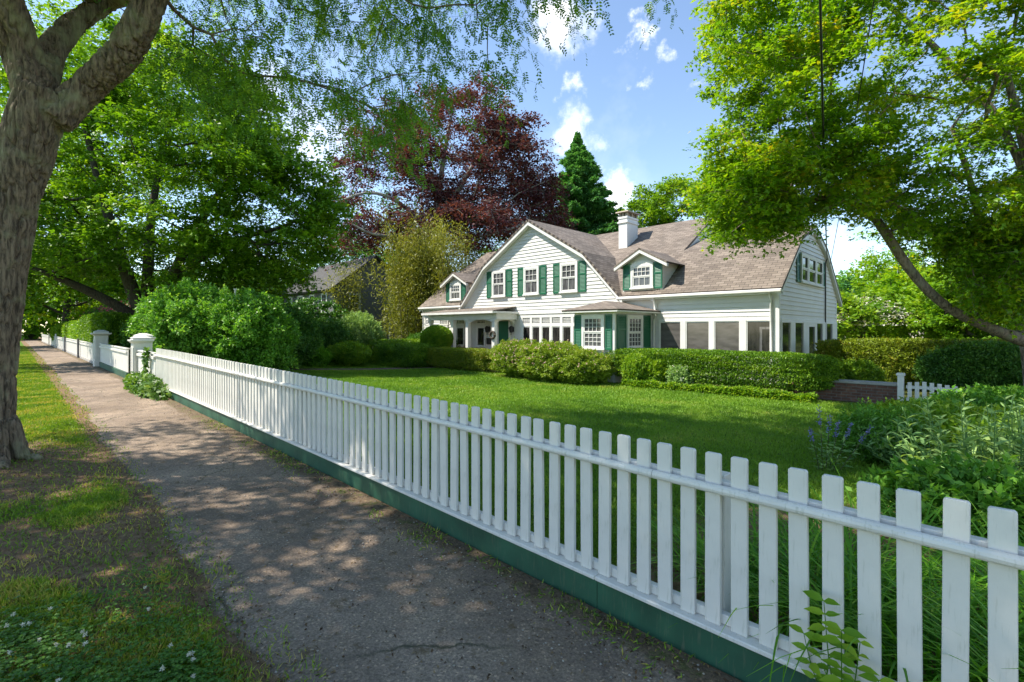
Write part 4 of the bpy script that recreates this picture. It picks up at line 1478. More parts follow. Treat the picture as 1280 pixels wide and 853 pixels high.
# --- street tree (honey locust) in the verge
base = np.array([-8.03, -.16, float(ground_z(-8.03, -.16)) - .10])
tz = 5.52
trunk = [(base - np.array([.05, .03, 0]), .25), (at(-18, 545, tz), .225), (at(-10, 430, tz), .215), (at(3, 330, tz), .215), (at(19, 240, tz), .222), (at(41, 160, tz), .24), (at(54, 112, tz), .22)]
limbA = [(at(66, 150, tz), 0.168), (at(104, 112, 5.7), 0.164), (at(143, 84, 5.65), 0.158), (at(172, 40, 5.6), 0.150), (at(196, -15, 5.6), 0.143), (at(225, -90, 5.6), 0.133), (at(300, -190, 5.8), 0.112), (at(420, -330, 6.2), 0.084), (at(560, -420, 6.6), 0.049)]
limbB = [(at(48, 120, tz), 0.154), (at(62, 66, 5.9), 0.133), (at(92, 28, 6.2), 0.115), (at(138, 2, 6.5), 0.105), (at(190, -40, 6.9), 0.098), (at(300, -110, 7.6), 0.077), (at(470, -180, 8.4), 0.056), (at(640, -210, 9.0), 0.035)]
limbC = [(at(48, 130, tz), 0.196), (at(28, 70, 5.6), 0.189), (at(10, 15, 5.4), 0.175), (at(-10, -60, 5.2), 0.154), (at(-40, -220, 4.8), 0.126), (at(-60, -420, 4.2), 0.091)]
limbD = [(at(225, -90, 5.6), 0.105), (at(330, -260, 4.8), 0.084), (at(480, -560, 3.8), 0.056), (at(700, -900, 3.0), 0.035)]
sp = lambda L: ([p for p, r in L], [r for p, r in L])
VL = lambda u: np.interp(u, [-200, 60, 150, 230, 300, 400, 470, 520, 560, 620, 660, 690, 760, 860, 880, 2000], [30, 40, 70, 100, 120, 150, 190, 165, 110, 95, 70, 35, 12, 4, -50, -60])
att = []
while len(att) < 92:      # hanging outer sprays that the street sees
    u = RNG.choice([RNG.uniform(180, 560), RNG.uniform(380, 700), RNG.uniform(700, 880)], p=[.52, .38, .10]); v = VL(u) - abs(RNG.normal(0, 120)) - 10
    Zq = RNG.uniform(6.2, 9.5)
    if v < -200: continue
    att.append(at(u, v, Zq))
while len(att) < 480:     # the rest of the wide crown overhead
    X = RNG.uniform(-12.5, 3.2); Zq = RNG.uniform(.6, 12.0); h = RNG.uniform(6.0, 11.5) - .02 * (X + 4) ** 2
    p = FWD * Zq + RIGHT * X + UP * h
    if ((X + 4.6) / 8.2) ** 2 + ((Zq - 6) / 6.4) ** 2 > 1: continue
    if Zq < 6.2 and X > -4.3 and RNG.random() < .82: continue
    if X < -6.4 and RNG.random() < .62: continue
    u, v, _ = pix(p)
    if v > VL(u) - 130: continue
    if h < 5.6: continue
    att.append(p)
for k in range(95):        # boughs over the near lawn
    while True:
        X, Zq, h = RNG.uniform(-7.5, -.5), RNG.uniform(6.0, 11.4), RNG.uniform(6.8, 11.2); p = FWD * Zq + RIGHT * X + UP * h
        u, v, _ = pix(p)
        if v < VL(u) - 120: break
    att.append(p)
for k in range(34):        # boughs over the near walk
    p = FWD * RNG.uniform(1.4, 4.6) + RIGHT * RNG.uniform(-8.4, -4.6) + UP * RNG.uniform(6.4, 9.5)
    u, v, _ = pix(p)
    if v < VL(u) - 120: att.append(p)
for k in range(16):
    att.append(at(RNG.uniform(225, 430), RNG.uniform(10, 112), RNG.uniform(5.8, 6.8)))
att = np.array(att)
locust = empty('street_tree', base, 'large street tree with furrowed trunk and feathery drooping leaves in the grass verge', 'tree')
PP, par, rr = grow([sp(limbA[4:]), sp(limbB[3:]), sp(limbC[3:]), sp(limbD)], att, .30, .0052, .47, .10, .05)
Vt, Ft = skeleton_mesh(PP, par, rr)
mesh_np('limbs', Vt, Ft, M['bark_locust'], locust, smooth=True)
# trunk and main forks: union of tubes, remeshed so that the forks flow into each other, then furrowed
mb = MB()
for L_, nn_ in ((trunk, 40), (limbA[:5], 30), (limbB[:4], 24), (limbC[:4], 28)):
    p_, r_ = resample([q for q, _ in L_], [q for _, q in L_], .12)
    mb.tube(list(p_), list(r_), nn_)
for k in range(7):  # root flare
    a = k * 2 * PI / 7 + .3
    mb.tube([base + np.array([0, 0, .55]) + .15 * np.array([math.cos(a), math.sin(a), 0]), base + .25 * np.array([math.cos(a), math.sin(a), .55]), base + .42 * np.array([math.cos(a), math.sin(a), 0.10])], [.08, .075, .04], 12)
tmp = mb.build('trunk_source', M['bark_locust'])
md = tmp.modifiers.new('r', 'REMESH'); md.mode = 'VOXEL'; md.voxel_size = .013
sm = tmp.modifiers.new('s', 'SMOOTH'); sm.iterations = 9; sm.factor = .6
dg = bpy.context.evaluated_depsgraph_get()
me = D.meshes.new_from_object(tmp.evaluated_get(dg))
D.objects.remove(tmp, do_unlink=True)
nv = len(me.vertices)
co = np.zeros(nv * 3, np.float32); me.vertices.foreach_get('co', co); co = co.reshape(-1, 3).astype(float)
no = np.zeros(nv * 3, np.float32); me.vertices.foreach_get('normal', no); no = no.reshape(-1, 3).astype(float)
warp = (fbm(co * 2, 91, 2)[:, None] - .5) * .10
fur = 1 - np.abs(2 * fbm((co + warp) * np.array([15, 15, 1.5]), 50, 3) - 1) * 2.4
fine = fbm(co * np.array([34, 34, 9]), 60, 3) - .5
big = fbm(co * 2.0, 70, 3) - .5
gq = np.abs(2 * fbm((co + warp) * np.array([10, 10, 1.3]), 150, 3) - 1)
groove = np.exp(-(gq / .085) ** 2)
gq2 = np.abs(2 * fbm((co + warp) * np.array([19, 19, 5.0]), 160, 2) - 1)
co = co - no * (.040 * groove + .016 * np.exp(-(gq2 / .12) ** 2))[:, None]
co = co + no * (.016 * np.clip(fur, -1, .6) + .020 * fine + .05 * big)[:, None]
me.vertices.foreach_set('co', (co - base).astype(np.float32).ravel())
me.materials.clear(); me.materials.append(M['bark_locust'])
for p in me.polygons: p.use_smooth = True
o = D.objects.new('trunk', me); link(o, locust)
o.name = 'trunk'
P, d, rc, (ta, tb) = sprays(att, at(100, -100, 6) + UP * 3, 9, 9, .75, .55, .30, .6, .05)
tk = RNG.random(len(ta)) < .45
V2, F2 = twig_geo(ta[tk], tb[tk] - UP * .12, .003)
mesh_np('twigs', V2, F2, M['bark_dark'], locust)
pu, pv, pZ = pix(P)
vis = (pv > -120) & (pZ > 2.5) & (pu > -60)
vis2 = vis & (RNG.random(len(P)) < .58)
Pv, dv_ = P[vis2], d[vis2]; dv_[:, 2] -= .45
V, F = fronds(Pv, dv_, up_normals(len(Pv), .35), RNG.uniform(.10, .19, len(Pv)), 5)
r1 = np.repeat(np.clip(.5 * RNG.random(len(Pv)) + .5 * rc[vis2], 0, 1), 10)
hid = ~vis
Ph, dh = P[hid], d[hid]
Ph = np.concatenate([Ph + RNG.normal(0, .16, Ph.shape) for _ in range(3)]); dh = np.concatenate([dh] * 3) + RNG.normal(0, .3, Ph.shape)
V3, F3 = kite(Ph, dh, up_normals(len(Ph), .4), RNG.uniform(.11, .20, len(Ph)), RNG.uniform(.055, .09, len(Ph)), .1, .2)
V, F, r_ = merge([(V, F, r1), (V3, F3, RNG.random(len(Ph)))])
mesh_np('crown', V, F, M['l_locust'], locust, rnd=r_)

# --- big dark maple behind the hedge on the left
b = np.array([-28.6, 4.7, .1])
c0 = b + UP * .2
def L3(*pts): return [np.array(p[:3]) for p in pts], [p[3] for p in pts]
zb = 22.9
Pm = lambda u, v, dz=0: at(u, v, zb + dz)
polys = [L3((*b, .42), (*Pm(180, 400), .36)),
         L3((*Pm(180, 400), .30), (*Pm(160, 350, -.5), .26), (*Pm(142, 290, -.8), .2), (*Pm(120, 220, -1), .13), (*Pm(105, 150, -1), .07)),
         L3((*Pm(182, 400), .28), (*Pm(185, 340, .6), .24), (*Pm(188, 270, .8), .18), (*Pm(205, 180, 1), .10)),
         L3((*Pm(188, 402), .30), (*Pm(215, 350), .25), (*Pm(240, 290, -.5), .18), (*Pm(290, 220, -.8), .10), (*Pm(320, 160, -1), .06)),
         L3((*Pm(176, 400), .24), (*Pm(130, 372, -1), .2), (*Pm(80, 350, -2), .15), (*Pm(40, 335, -3), .08)),
         L3((*Pm(225, 340), .16), (*Pm(290, 300, -.5), .12), (*Pm(350, 285, -1), .07))]
cs = [(Pm(215, 235), (7.2, 5.0, 5.4), 3), (Pm(130, 230, -1), (4.5, 4.5, 5.2), 2), (Pm(330, 265, -.5), (3.6, 3.6, 3.7), 2.0), (Pm(215, 140), (4.2, 4, 3), 1.6), (Pm(60, 270, -2), (3.4, 3.5, 3.2), 1.0)]
def tst(p):
    u, v, _ = pix(p)
    return v < np.interp(u, [30, 90, 150, 200, 260, 330, 420], [352, 345, 330, 345, 365, 385, 385]) and u < np.interp(v, [60, 130, 220, 300, 400], [300, 350, 405, 425, 420]) 
cl = shell(cs, 430, .5, tst)
tree('maple_tree', 'broad dark green many-stemmed maple standing behind the clipped hedge beyond the gate piers', 'tree', b, polys, cl, Pm(210, 270), M['bark_dark'], M['l_maple'], 'palm',
     twigs=9, per=22, tl=1.25, L=.165, flat=.25, droop=.12, tilt=.45, spread=.16, tipr=.016, step=.6, arch=.12)

# --- copper beech behind the house end
zb = 42.0
Pm = lambda u, v, dz=0: at(u, v, zb + dz)
b = Pm(545, 412); b[2] = -.3
polys = [L3((*b, 0.750), (*Pm(545, 330), 0.620), (*Pm(543, 285), 0.600)),
         L3((*Pm(543, 285), 0.302), (*Pm(530, 255), 0.259), (*Pm(520, 215, 1), 0.202), (*Pm(515, 165, 1), 0.115)),
         L3((*Pm(546, 285), 0.324), (*Pm(548, 240), 0.259), (*Pm(556, 190), 0.180), (*Pm(565, 140), 0.101)),
         L3((*Pm(548, 280), 0.288), (*Pm(566, 250, -1), 0.230), (*Pm(585, 215, -2), 0.158), (*Pm(610, 180, -2), 0.086)),
         L3((*Pm(545, 290), 0.216), (*Pm(580, 282, -2), 0.173), (*Pm(600, 268, -3), 0.130), (*Pm(630, 262, -4), 0.072)),
         L3((*Pm(541, 295), 0.216), (*Pm(500, 250, -2), 0.158), (*Pm(460, 235, -3), 0.108), (*Pm(430, 250, -4), 0.058)),
         L3((*Pm(541, 305), 0.187), (*Pm(500, 290, -2), 0.144), (*Pm(470, 300, -4), 0.101), (*Pm(440, 280, -4), 0.058)),
         L3((*Pm(548, 300), 0.187), (*Pm(590, 298, -3), 0.130), (*Pm(625, 290, -4), 0.086), (*Pm(660, 280, -4), 0.043))]
cs = [(Pm(575, 200), (7.6, 6, 6.4), 3), (Pm(610, 225), (6.2, 5.5, 5.0), 2), (Pm(500, 240), (6.0, 5.5, 5.2), 1.3), (Pm(655, 265), (3.8, 4, 2.4), 1.2), (Pm(455, 275), (3.8, 3.6, 3.8), .8), (Pm(560, 285, -3), (7.5, 3.0, 1.8), 1.0), (Pm(480, 180), (4, 4, 4), .9)]
cl = shell(cs, 640, .36, lambda p: pix(p)[1] < 312 and pix(p)[0] < 702)
tree('copper_beech', 'tall purple-leaved beech with pale grey limbs rising behind the left end of the house', 'tree', b, polys, cl, Pm(555, 290), M['bark_pale'], M['l_beech'],
     twigs=8, per=15, tl=1.6, L=.24, W=.15, flat=.4, droop=.22, tilt=.6, spread=.22, tipr=.020, step=.9, arch=.06, show_twigs=.012)

# --- fir behind the gable
zb = 50.0
b = at(722, 412, zb); b[2] = -.3
top = at(722, 166, zb)[2]
root = empty('fir_tree', b, 'pointed dark green fir standing behind the front gable', 'tree')
mb = MB(); mb.tube([b, b + UP * 8, b + UP * (top - b[2])], [.35, .25, .03], 8); mb.build('trunk', M['bark_dark'], root, smooth=True)
Ps, ds, rs, bm_ = [], [], [], MB()
hh = top - b[2]
for i in range(380):
    f = RNG.random() ** .8
    z = 6 + (hh - 6) * f; rad = 7.8 * (1 - f) ** 1.08 * RNG.uniform(.6, 1.15) + .12
    a = RNG.uniform(0, 2 * PI); dirn = np.array([math.cos(a), math.sin(a), -.16 + .6 * f + RNG.normal(0, .12)]); p0 = b + UP * z
    bm_.tube([p0, p0 + dirn * rad], [.04, .008], 4, False)
    m_ = int(50 + 150 * rad)
    t_ = RNG.random(m_) ** .65
    side = np.array([-math.sin(a), math.cos(a), 0])
    P = p0 + dirn * (rad * t_)[:, None] + side * (RNG.uniform(-1, 1, m_) * (.10 + .30 * rad * (1 - t_) * .7 + .1))[:, None] - UP * (RNG.random(m_) * .25 + .12 * t_ * rad * .4)[:, None]
    Ps.append(P); ds.append(np.repeat(dirn[None], m_, 0) + side * RNG.uniform(-1, 1, (m_, 1)) + RNG.normal(0, .35, (m_, 3))); rs.append(np.clip(RNG.random(m_) * .6 + .4 * RNG.random(), 0, 1))
bm_.build('branch', M['bark_dark'], root)['kind'] = 'stuff'
P = np.concatenate(Ps); V, F = kite(P, np.concatenate(ds), up_normals(len(P), .4), RNG.uniform(.25, .55, len(P)) * np.clip((top - P[:, 2]) / 3, .35, 1), .13, .1, .2)
mesh_np('crown', V, F, M['l_fir'], root, rnd=np.concatenate(rs))

# --- right-hand maple over the lawn
zb = 11.6
Pm = lambda u, v, dz=0: at(u, v, zb + dz)
b = on_ground(1296, zb)
polys = [L3((*b, 0.228), (*Pm(1292, 455), 0.190), (*Pm(1286, 425), 0.182)),
         L3((*Pm(1286, 428), 0.160), (*Pm(1240, 412, -.2), 0.114), (*Pm(1185, 388, -.3), 0.103), (*Pm(1145, 350, -.3), 0.091), (*Pm(1112, 300, -.2), 0.076), (*Pm(1090, 262), 0.053), (*Pm(1040, 240), 0.030)),
         L3((*Pm(1288, 430), 0.160), (*Pm(1268, 380, 0.228), 0.129), (*Pm(1245, 335, 0.380), 0.114), (*Pm(1200, 300, 0.456), 0.091), (*Pm(1150, 275, 0.456), 0.068), (*Pm(1100, 250, 0.380), 0.042)),
         L3((*Pm(1290, 420), 0.152), (*Pm(1300, 320, 0.228), 0.129), (*Pm(1290, 220, 0.228), 0.114), (*Pm(1270, 140, 0.152), 0.084), (*Pm(1250, 60), 0.053)),
         L3((*Pm(1245, 338, 0.380), 0.084), (*Pm(1225, 285), 0.076), (*Pm(1215, 230, -.6), 0.061), (*Pm(1190, 160, -1), 0.038)),
         L3((*Pm(1292, 240, 0.228), 0.091), (*Pm(1245, 140, 0.608), 0.076), (*Pm(1160, 50, 1), 0.061), (*Pm(1080, -20, 1), 0.038)),
         L3((*Pm(1300, 300, 0.228), 0.099), (*Pm(1400, 200, -.3), 0.076), (*Pm(1480, 100, -.5), 0.046))]
cs = [(Pm(1110, 130), (4.4, 3.6, 3.6), 3), (Pm(960, 120), (2.1, 2.4, 3.2), 1.7), (Pm(990, 235), (2.3, 2.0, 1.3), 1.5), (Pm(1240, 180), (3.6, 3.4, 3.6), 2), (Pm(1080, -60), (4.4, 3.6, 3.0), 1.3), (Pm(1230, 330, -.2), (1.5, 1.6, 1.3), .8), (Pm(1420, 180), (3.6, 3.4, 3.6), 1.0), (Pm(925, 265), (1.5, 1.6, .9), 1.1), (Pm(1180, 285, .8), (2.6, 1.8, 1.5), 1.2)]
def tst(p):
    u, v, _ = pix(p)
    lowv = np.interp(u, [860, 900, 940, 1000, 1045, 1070, 1120, 1180, 1215, 1260, 1300], [292, 304, 304, 286, 258, 270, 285, 320, 395, 410, 380])
    left = np.interp(v, [-50, 40, 80, 130, 180, 225, 300], [880, 872, 868, 893, 890, 872, 900])
    return v < lowv - 10 and u > left + 10
cl = shell(cs, 900, .25, tst)
tree('shade_maple', 'bright green maple with low spreading limbs reaching over the right end of the lawn', 'tree', b, polys, cl, Pm(1180, 200), M['bark_brown'], M['l_maple_b'], 'palm',
     twigs=9, per=17, tl=.60, L=.092, flat=.28, droop=.14, tilt=.5, spread=.09, tipr=.0075, step=.32, arch=.08, show_twigs=.004)

# --- background trees: each crown with its own shape
def bg_tree(label, u, Z, v_top, v_bot, wpx, leafm, n=120, L=.3, W=.2, group='background trees', name='background_tree', kind='kite', barkm='bark_dark', per=16, **kw):
    b = on_ground(u, Z)
    s = Z / FPX
    ht, hb, rx = at(u, v_top, Z)[2], max(.6, at(u, v_bot, Z)[2]), wpx * s / 2
    c = np.array([b[0], b[1], (ht + hb) / 2]); rz = (ht - hb) / 2
    cs = [(c, (rx, rx, rz), 3)]
    for k in range(4):
        a = RNG.uniform(0, 2 * PI); q = np.array([math.cos(a) * rx * .5, math.sin(a) * rx * .5, RNG.uniform(-.4, .45) * rz])
        cs.append((c + q, (rx * .55, rx * .55, rz * .5), 1))
    cl = shell(cs, n, .5)
    cl = cl[cl[:, 2] < ht - rz * .1]
    m = c - UP * rz * .4
    polys = [([b, (b + m) / 2 + RNG.normal(0, .1, 3), m], [rx * .06 + .1, rx * .05 + .08, rx * .04 + .04])]
    a_ = dict(twigs=8, per=per, tl=rx * .26, L=L, W=W, flat=.4, droop=.12, tilt=.6, spread=rx * .035, tipr=.02, step=.9)
    a_.update(kw)
    return tree(name, label, 'tree', b, polys, cl, m, M[barkm], M[leafm], kind, group=group, **a_)


bg_tree('bright green round-crowned tree rising behind the main roof right of the chimney', 838, 46, 224, 330, 120, 'l_bright', 150, .26, .17)
bg_tree('light green tree low behind the roof beside the shade maple limbs', 925, 48, 250, 340, 120, 'l_bright', 90, .26, .17)
bg_tree('tree with white blossom bracts right of the screened porch', 1078, 30, 366, 440, 118, 'l_bright', 110, .2, .13, tl=.9)
bg_tree('yellow-green tree behind the far hedge, right of the white-blossomed tree', 1165, 34, 330, 432, 130, 'l_maple_b', 110, .22, .15)
bg_tree('dense dark green tree behind the shade maple trunk', 1245, 26, 315, 440, 150, 'l_maple', 140, .2, .14)
bg_tree('mid-green tree filling the gap under the shade maple limbs', 1190, 40, 268, 430, 190, 'l_maple_b', 170, .24, .16)
bg_tree('soft green tree just right of the white-blossomed tree', 1125, 44, 318, 430, 90, 'l_maple', 100, .24, .16)
bg_tree('pale green tree at the right edge beyond the garden', 1330, 24, 300, 450, 180, 'l_bright', 110, .2, .14)
bg_tree('small thin blue-green conifer far off beyond the side gable', 1053, 62, 338, 380, 17, 'l_fir', 22, .4, .14, name='conifer', tl=.6, spread=.1, twigs=5, per=10)
bg_tree('yellow-green tree overhanging the far end of the sidewalk', 85, 44, 300, 398, 130, 'l_maple_b', 150, .26, .18)
bg_tree('dark tree closing the view at the far end of the sidewalk', 40, 72, 290, 398, 120, 'l_maple', 120, .36, .24)
bg_tree('leafy tree behind the street tree trunk at the left edge', -20, 38, 120, 380, 220, 'l_maple', 200, .26, .18)
bg_tree('tall green tree filling the sky behind the dark maple', 120, 52, 20, 260, 260, 'l_maple', 200, .34, .22)
bg_tree('green tree between the dark maple and the grey house', 330, 48, 290, 420, 120, 'l_maple', 110, .28, .18)
bg_tree('dark green tree behind the grey house', 440, 66, 300, 400, 200, 'l_dark', 130, .36, .22)
bg_tree('dark evergreen mass left of the bamboo clump', 396, 33, 372, 425, 80, 'l_dark', 70, .2, .12)
bg_tree('green tree behind the copper beech, left side', 470, 75, 250, 400, 180, 'l_dark', 130, .4, .26)
bg_tree('distant tree behind the copper beech, right side', 640, 78, 290, 400, 160, 'l_maple', 110, .4, .26)
bg_tree('distant tree hidden behind the screened porch end', 1010, 70, 345, 420, 150, 'l_maple', 100, .4, .25)
# white bracts on the blossoming tree
bl = [o for o in D.objects if o.name.startswith('background_tree') and 'white blossom' in o.get('label', '')][0]
c = np.array(bl.location); n = 1700
d_ = rdir(n); d_[:, 2] = np.abs(d_[:, 2]) * .9
q = c + np.array([0, 0, 2.1]) + d_ * np.array([2.7, 2.7, 1.75]) * RNG.uniform(.85, 1.05, (n, 1)) * (.8 + .4 * fbm(d_ * 2.5, 8, 2))[:, None]
parts = []
for k in range(4):
    V, F = kite(q, unit(RNG.normal(size=(n, 3)) * [1, 1, .3]), up_normals(n, .3), np.full(n, .11), np.full(n, .10)); parts.append((V, F, RNG.random(n)))
V, F, r_ = merge(parts)
mesh_np('blossom', V, F, M['f_white'], bl, rnd=r_)['kind'] = 'stuff'

# --- far-off wood closing the horizon
n = 90000
a = RNG.uniform(-1.25, 1.25, n); R_ = RNG.uniform(92, 112, n)
P = FWD * (R_ * np.cos(a))[:, None] + RIGHT * (R_ * np.sin(a))[:, None]
hmax = 7 + 7 * fbm(np.stack([a * 14, a * 0, a * 0], 1), 3, 4)
P[:, 2] = hmax * RNG.random(n) ** .8
V, F = kite(P, rdir(n), up_normals(n, .7), RNG.uniform(.5, 1.1, n), RNG.uniform(.4, .7, n), .2, .2)
tag(mesh_np('distant_wood', V, F, M['l_maple'], None, rnd=np.clip(.5 * RNG.random(n) + .5 * fbm(P * .3, 9, 2), 0, 1)), kind='stuff')

# --- golden bamboo clump left of the house
b = on_ground(520, 33.0)
def bamboo(label, u, Z, vtop, w, n):
    b = on_ground(u, Z); r = empty('bamboo_clump', b, label, 'bamboo', 'golden bamboo beside the house')
    top = at(u, vtop, Z)[2]
    mb = MB(); Ps, ds, rs = [], [], []
    for k in range(n):
        p0 = b + np.array([RNG.normal(0, w * .30), RNG.normal(0, w * .22), 0]); h = top * RNG.uniform(.62, 1.02) - abs(p0[0] - b[0]) * .25
        lean = np.array([RNG.normal(0, .8), RNG.normal(0, .7), 0])
        pts = [p0 + lean * t ** 2 + UP * h * t - UP * .35 * t ** 4 for t in np.linspace(0, 1, 7)]
        mb.tube(pts, list(np.linspace(.028, .006, 7)), 5, False)
        m_ = 640; t_ = RNG.uniform(.22, 1.05, m_)
        P = p0 + lean * (t_ ** 2)[:, None] + UP * (h * t_ - .35 * t_ ** 4)[:, None] + RNG.normal(0, .33, (m_, 3))
        Ps.append(P); dd = RNG.normal(size=(m_, 3)); dd[:, 2] -= .5; ds.append(dd); rs.append(np.clip(.45 * RNG.random(m_) + .35 * RNG.random() + .25 * (t_ - .4), 0, 1))
    mb.build('cane', M['l_bamboo'] if False else M['stem'], r)['kind'] = 'stuff'
    P = np.concatenate(Ps); V, F = kite(P, np.concatenate(ds), up_normals(len(P), .6), RNG.uniform(.14, .30, len(P)), .055, .1, .25)
    mesh_np('foliage', V, F, M['l_bamboo'], r, rnd=np.concatenate(rs))


bamboo('tall golden-green bamboo clump in front of the copper beech, left of the house', 527, 33, 268, 5.0, 64)
bamboo('lower golden bamboo tops behind the left roof slope', 592, 40, 284, 6.0, 40)
bamboo('thin golden bamboo at the left edge of the clump, before the grey house', 438, 38, 322, 1.6, 5)

# ================================================================== SHRUBS, HEDGES, GARDEN
def hedge_box(name, label, x0, x1, y0, y1, h, leafm, n, L, W, **kw):
    b = ((x0 + x1) / 2, (y0 + y1) / 2, float(ground_z((x0 + x1) / 2, (y0 + y1) / 2)))
    return shrub(name, label, 'hedge', b, ((x1 - x0) / 2, (y1 - y0) / 2, h), leafm, n, L, W, 'box', **kw)


hedge_box('clipped_hedge', 'long clipped yew hedge with bare lower stems in front of the screened porch', -10.1, -3.1, 14.85, 16.2, 1.20, M['l_hedge'], 150000, .055, .026, stems=34, lumps=.075, lumpf=7, depthf=.10, zlift=.22, crop=.55, tilt=.7, group='clipped hedges on the lawn', stemm=M['bark_dark'], dirs=1.0)
hedge_box('clipped_hedge', 'long low clipped hedge with reddish tinge in front of the entrance porch', -21.2, -15.4, 14.3, 15.5, .98, M['l_hedge_b'], 80000, .06, .03, stems=18, crop=.25, lumps=.08, lumpf=7, depthf=.10, zlift=.12, group='clipped hedges on the lawn', stemm=M['bark_dark'], dirs=1.0)
shrub('clipped_hedge', 'rounded low hedge mound at the left end of the entrance porch hedge', 'hedge', on_ground(512, 25.4), (1.7, 1.2, 1.15), M['l_hedge'], 42000, .07, .032, 'box', lumps=.10, depthf=.12, group='clipped hedges on the lawn')
shrub('clipped_hedge', 'second rounded hedge mound further left by the bamboo', 'hedge', on_ground(492, 28), (1.4, 1.2, 1.3), M['l_hedge'], 30000, .075, .034, 'box', lumps=.12, depthf=.12, group='clipped hedges on the lawn')
p = on_ground(546, 25.6)
shrub('topiary_ball', 'bright green shrub clipped to a ball on thin stems beside the entrance porch', 'topiary', p, (.84, .84, 2.10), M['l_bright'], 46000, .06, .03, 'ball', lumps=.03, lumpf=4, depthf=.10, zlift=.72, stems=7, stemm=M['bark_pale'], dirs=1.0)
# flowering shrubs
shrub('flowering_shrub', 'pale pink flowering shrub under the band of five windows', 'shrub', on_ground(652, 19.6), (1.25, 1.1, 1.42), M['l_weigela'], 52000, .065, .034, 'loose', lumps=.22, lumpf=3.4, depthf=.2, flowers=(M['f_pink'], 520, .05, .35), group='flowering shrubs below the windows')
shrub('flowering_shrub', 'wide yellow-green flowering shrub in front of the square bay', 'shrub', on_ground(692, 18.2), (1.35, 1.1, 1.38), M['l_weigela'], 56000, .065, .034, 'loose', lumps=.24, lumpf=3.2, depthf=.2, flowers=(M['f_pink'], 330, .048, .35), group='flowering shrubs below the windows', seed=3)
shrub('flowering_shrub', 'low green flowering shrub beside the white foundation of the bay', 'shrub', on_ground(727, 17.3), (1.0, .95, 1.12), M['l_weigela'], 42000, .062, .032, 'loose', lumps=.22, lumpf=3.4, depthf=.2, flowers=(M['f_pink'], 130, .045, .4), group='flowering shrubs below the windows', seed=5)
shrub('leafy_shrub', 'green rounded shrub at the left end of the porch hedge', 'shrub', on_ground(798, 16.6), (.55, .5, 1.05), M['l_bright'], 20000, .07, .03, 'loose', lumps=.16)
shrub('variegated_shrub', 'small pale variegated shrub at the foot of the porch hedge', 'shrub', on_ground(851, 15.6), (.38, .35, .72), M['l_silver'], 6500, .07, .032, 'loose', lumps=.25, flowers=(M['f_white'], 60, .04, .3))
shrub('variegated_shrub', 'upright pale shrub with narrow leaves left of the small variegated shrub', 'shrub', on_ground(822, 16.2), (.34, .3, .85), M['l_bright'], 4500, .11, .03, 'loose', lumps=.25)
# ground cover strip in front of the hedge
n = 26000
x = RNG.uniform(-8.9, -3.3, n); y = 14.62 - .35 * RNG.random(n) + .3 * (fbm(xyz(x * 1.2, x * 0), 5) - .5) + .10 * (x + 6)* 0
P = np.stack([x, y, ground_z(x, y) + RNG.random(n) * (.10 + .22 * fbm(xyz(x * 2.4, y * 2), 6, 3))], -1)
V, F = kite(P, RNG.normal(size=(n, 3)) + UP * .5, up_normals(n, .6), RNG.uniform(.05, .11, n), .045, .2, .2)
tag(mesh_np('ground_cover', V, F, M['l_bright'], None, rnd=RNG.random(n)), kind='stuff')

# hedges behind the right end, brick wall, small gate
hedge_box('tall_hedge', 'loose yellow-green hedge beyond the low brick wall right of the porch', -4.4, 1.2, 19.3, 20.9, 1.55, M['l_hedge_b'], 90000, .075, .04, stems=6, lumps=.10, lumpf=6, depthf=.14, group='hedges beyond the porch')
shrub('round_shrub', 'dark green rounded shrub behind the small white gate', 'shrub', on_ground(1232, 13.6), (1.45, 1.2, 1.50), M['l_dark'], 60000, .08, .04, 'loose', lumps=.08, depthf=.16)
shrub('round_shrub', 'dark low yew at the right end of the porch hedge above the brick wall', 'shrub', at(1066, 480, 14.4) * np.array([1, 1, 0]) + UP * -.25, (.7, .6, .95), M['l_hedge'], 26000, .06, .03, 'loose', lumps=.2, depthf=.2)
shrub('yellow_flower_shrub', 'green shrub with yellow flowers between the hedge and the dark round shrub', 'shrub', on_ground(1183, 15.5), (.8, .7, 1.42), M['l_bright'], 22000, .08, .04, 'loose', lumps=.2, flowers=(M['l_bamboo'], 40, .06, .6))
mb = MB(); z = -.27
mb.box(-4.2, -1.75, 15.45, 15.75, z, z + .50); bw = mb.build('low_brick_wall', M['brick'], None, loc=(-3.0, 15.6, z))
tag(bw, 'low red brick wall with stone coping beside the small white gate', 'wall')
mb = MB(); mb.box(-4.23, -1.72, 15.41, 15.79, z + .502, z + .57); mb.build('coping', M['concrete'], bw, bevel=.01)
gp = on_ground(1126, 11.9)
gate = empty('garden_gate', gp, 'small white picket gate with one square post in front of the dark round shrub', 'gate')
mb = MB(); w = .06; x, y, z = gp
mb.box(x - w, x + w, y - w, y + w, z - .05, z + .78); mb.taper(x, y, z + .78, z + .84, .17, .15)
mb.build('post', M['fence_white'], gate, bevel=.004)
for k in range(7):
    xx = x + .17 + k * .135
    mb = MB(); mb.box(xx - .04, xx + .04, y - .03, y - .008, z + .06, z + .66 - .015 * abs(k - 2))
    mb.build('picket', M['fence_white'], gate, bevel=.003)
mb = MB(); mb.box(x + .1, x + 1.1, y - .007, y + .03, z + .18, z + .25); mb.box(x + .1, x + 1.1, y - .007, y + .03, z + .48, z + .55); mb.build('rail', M['fence_white'], gate)
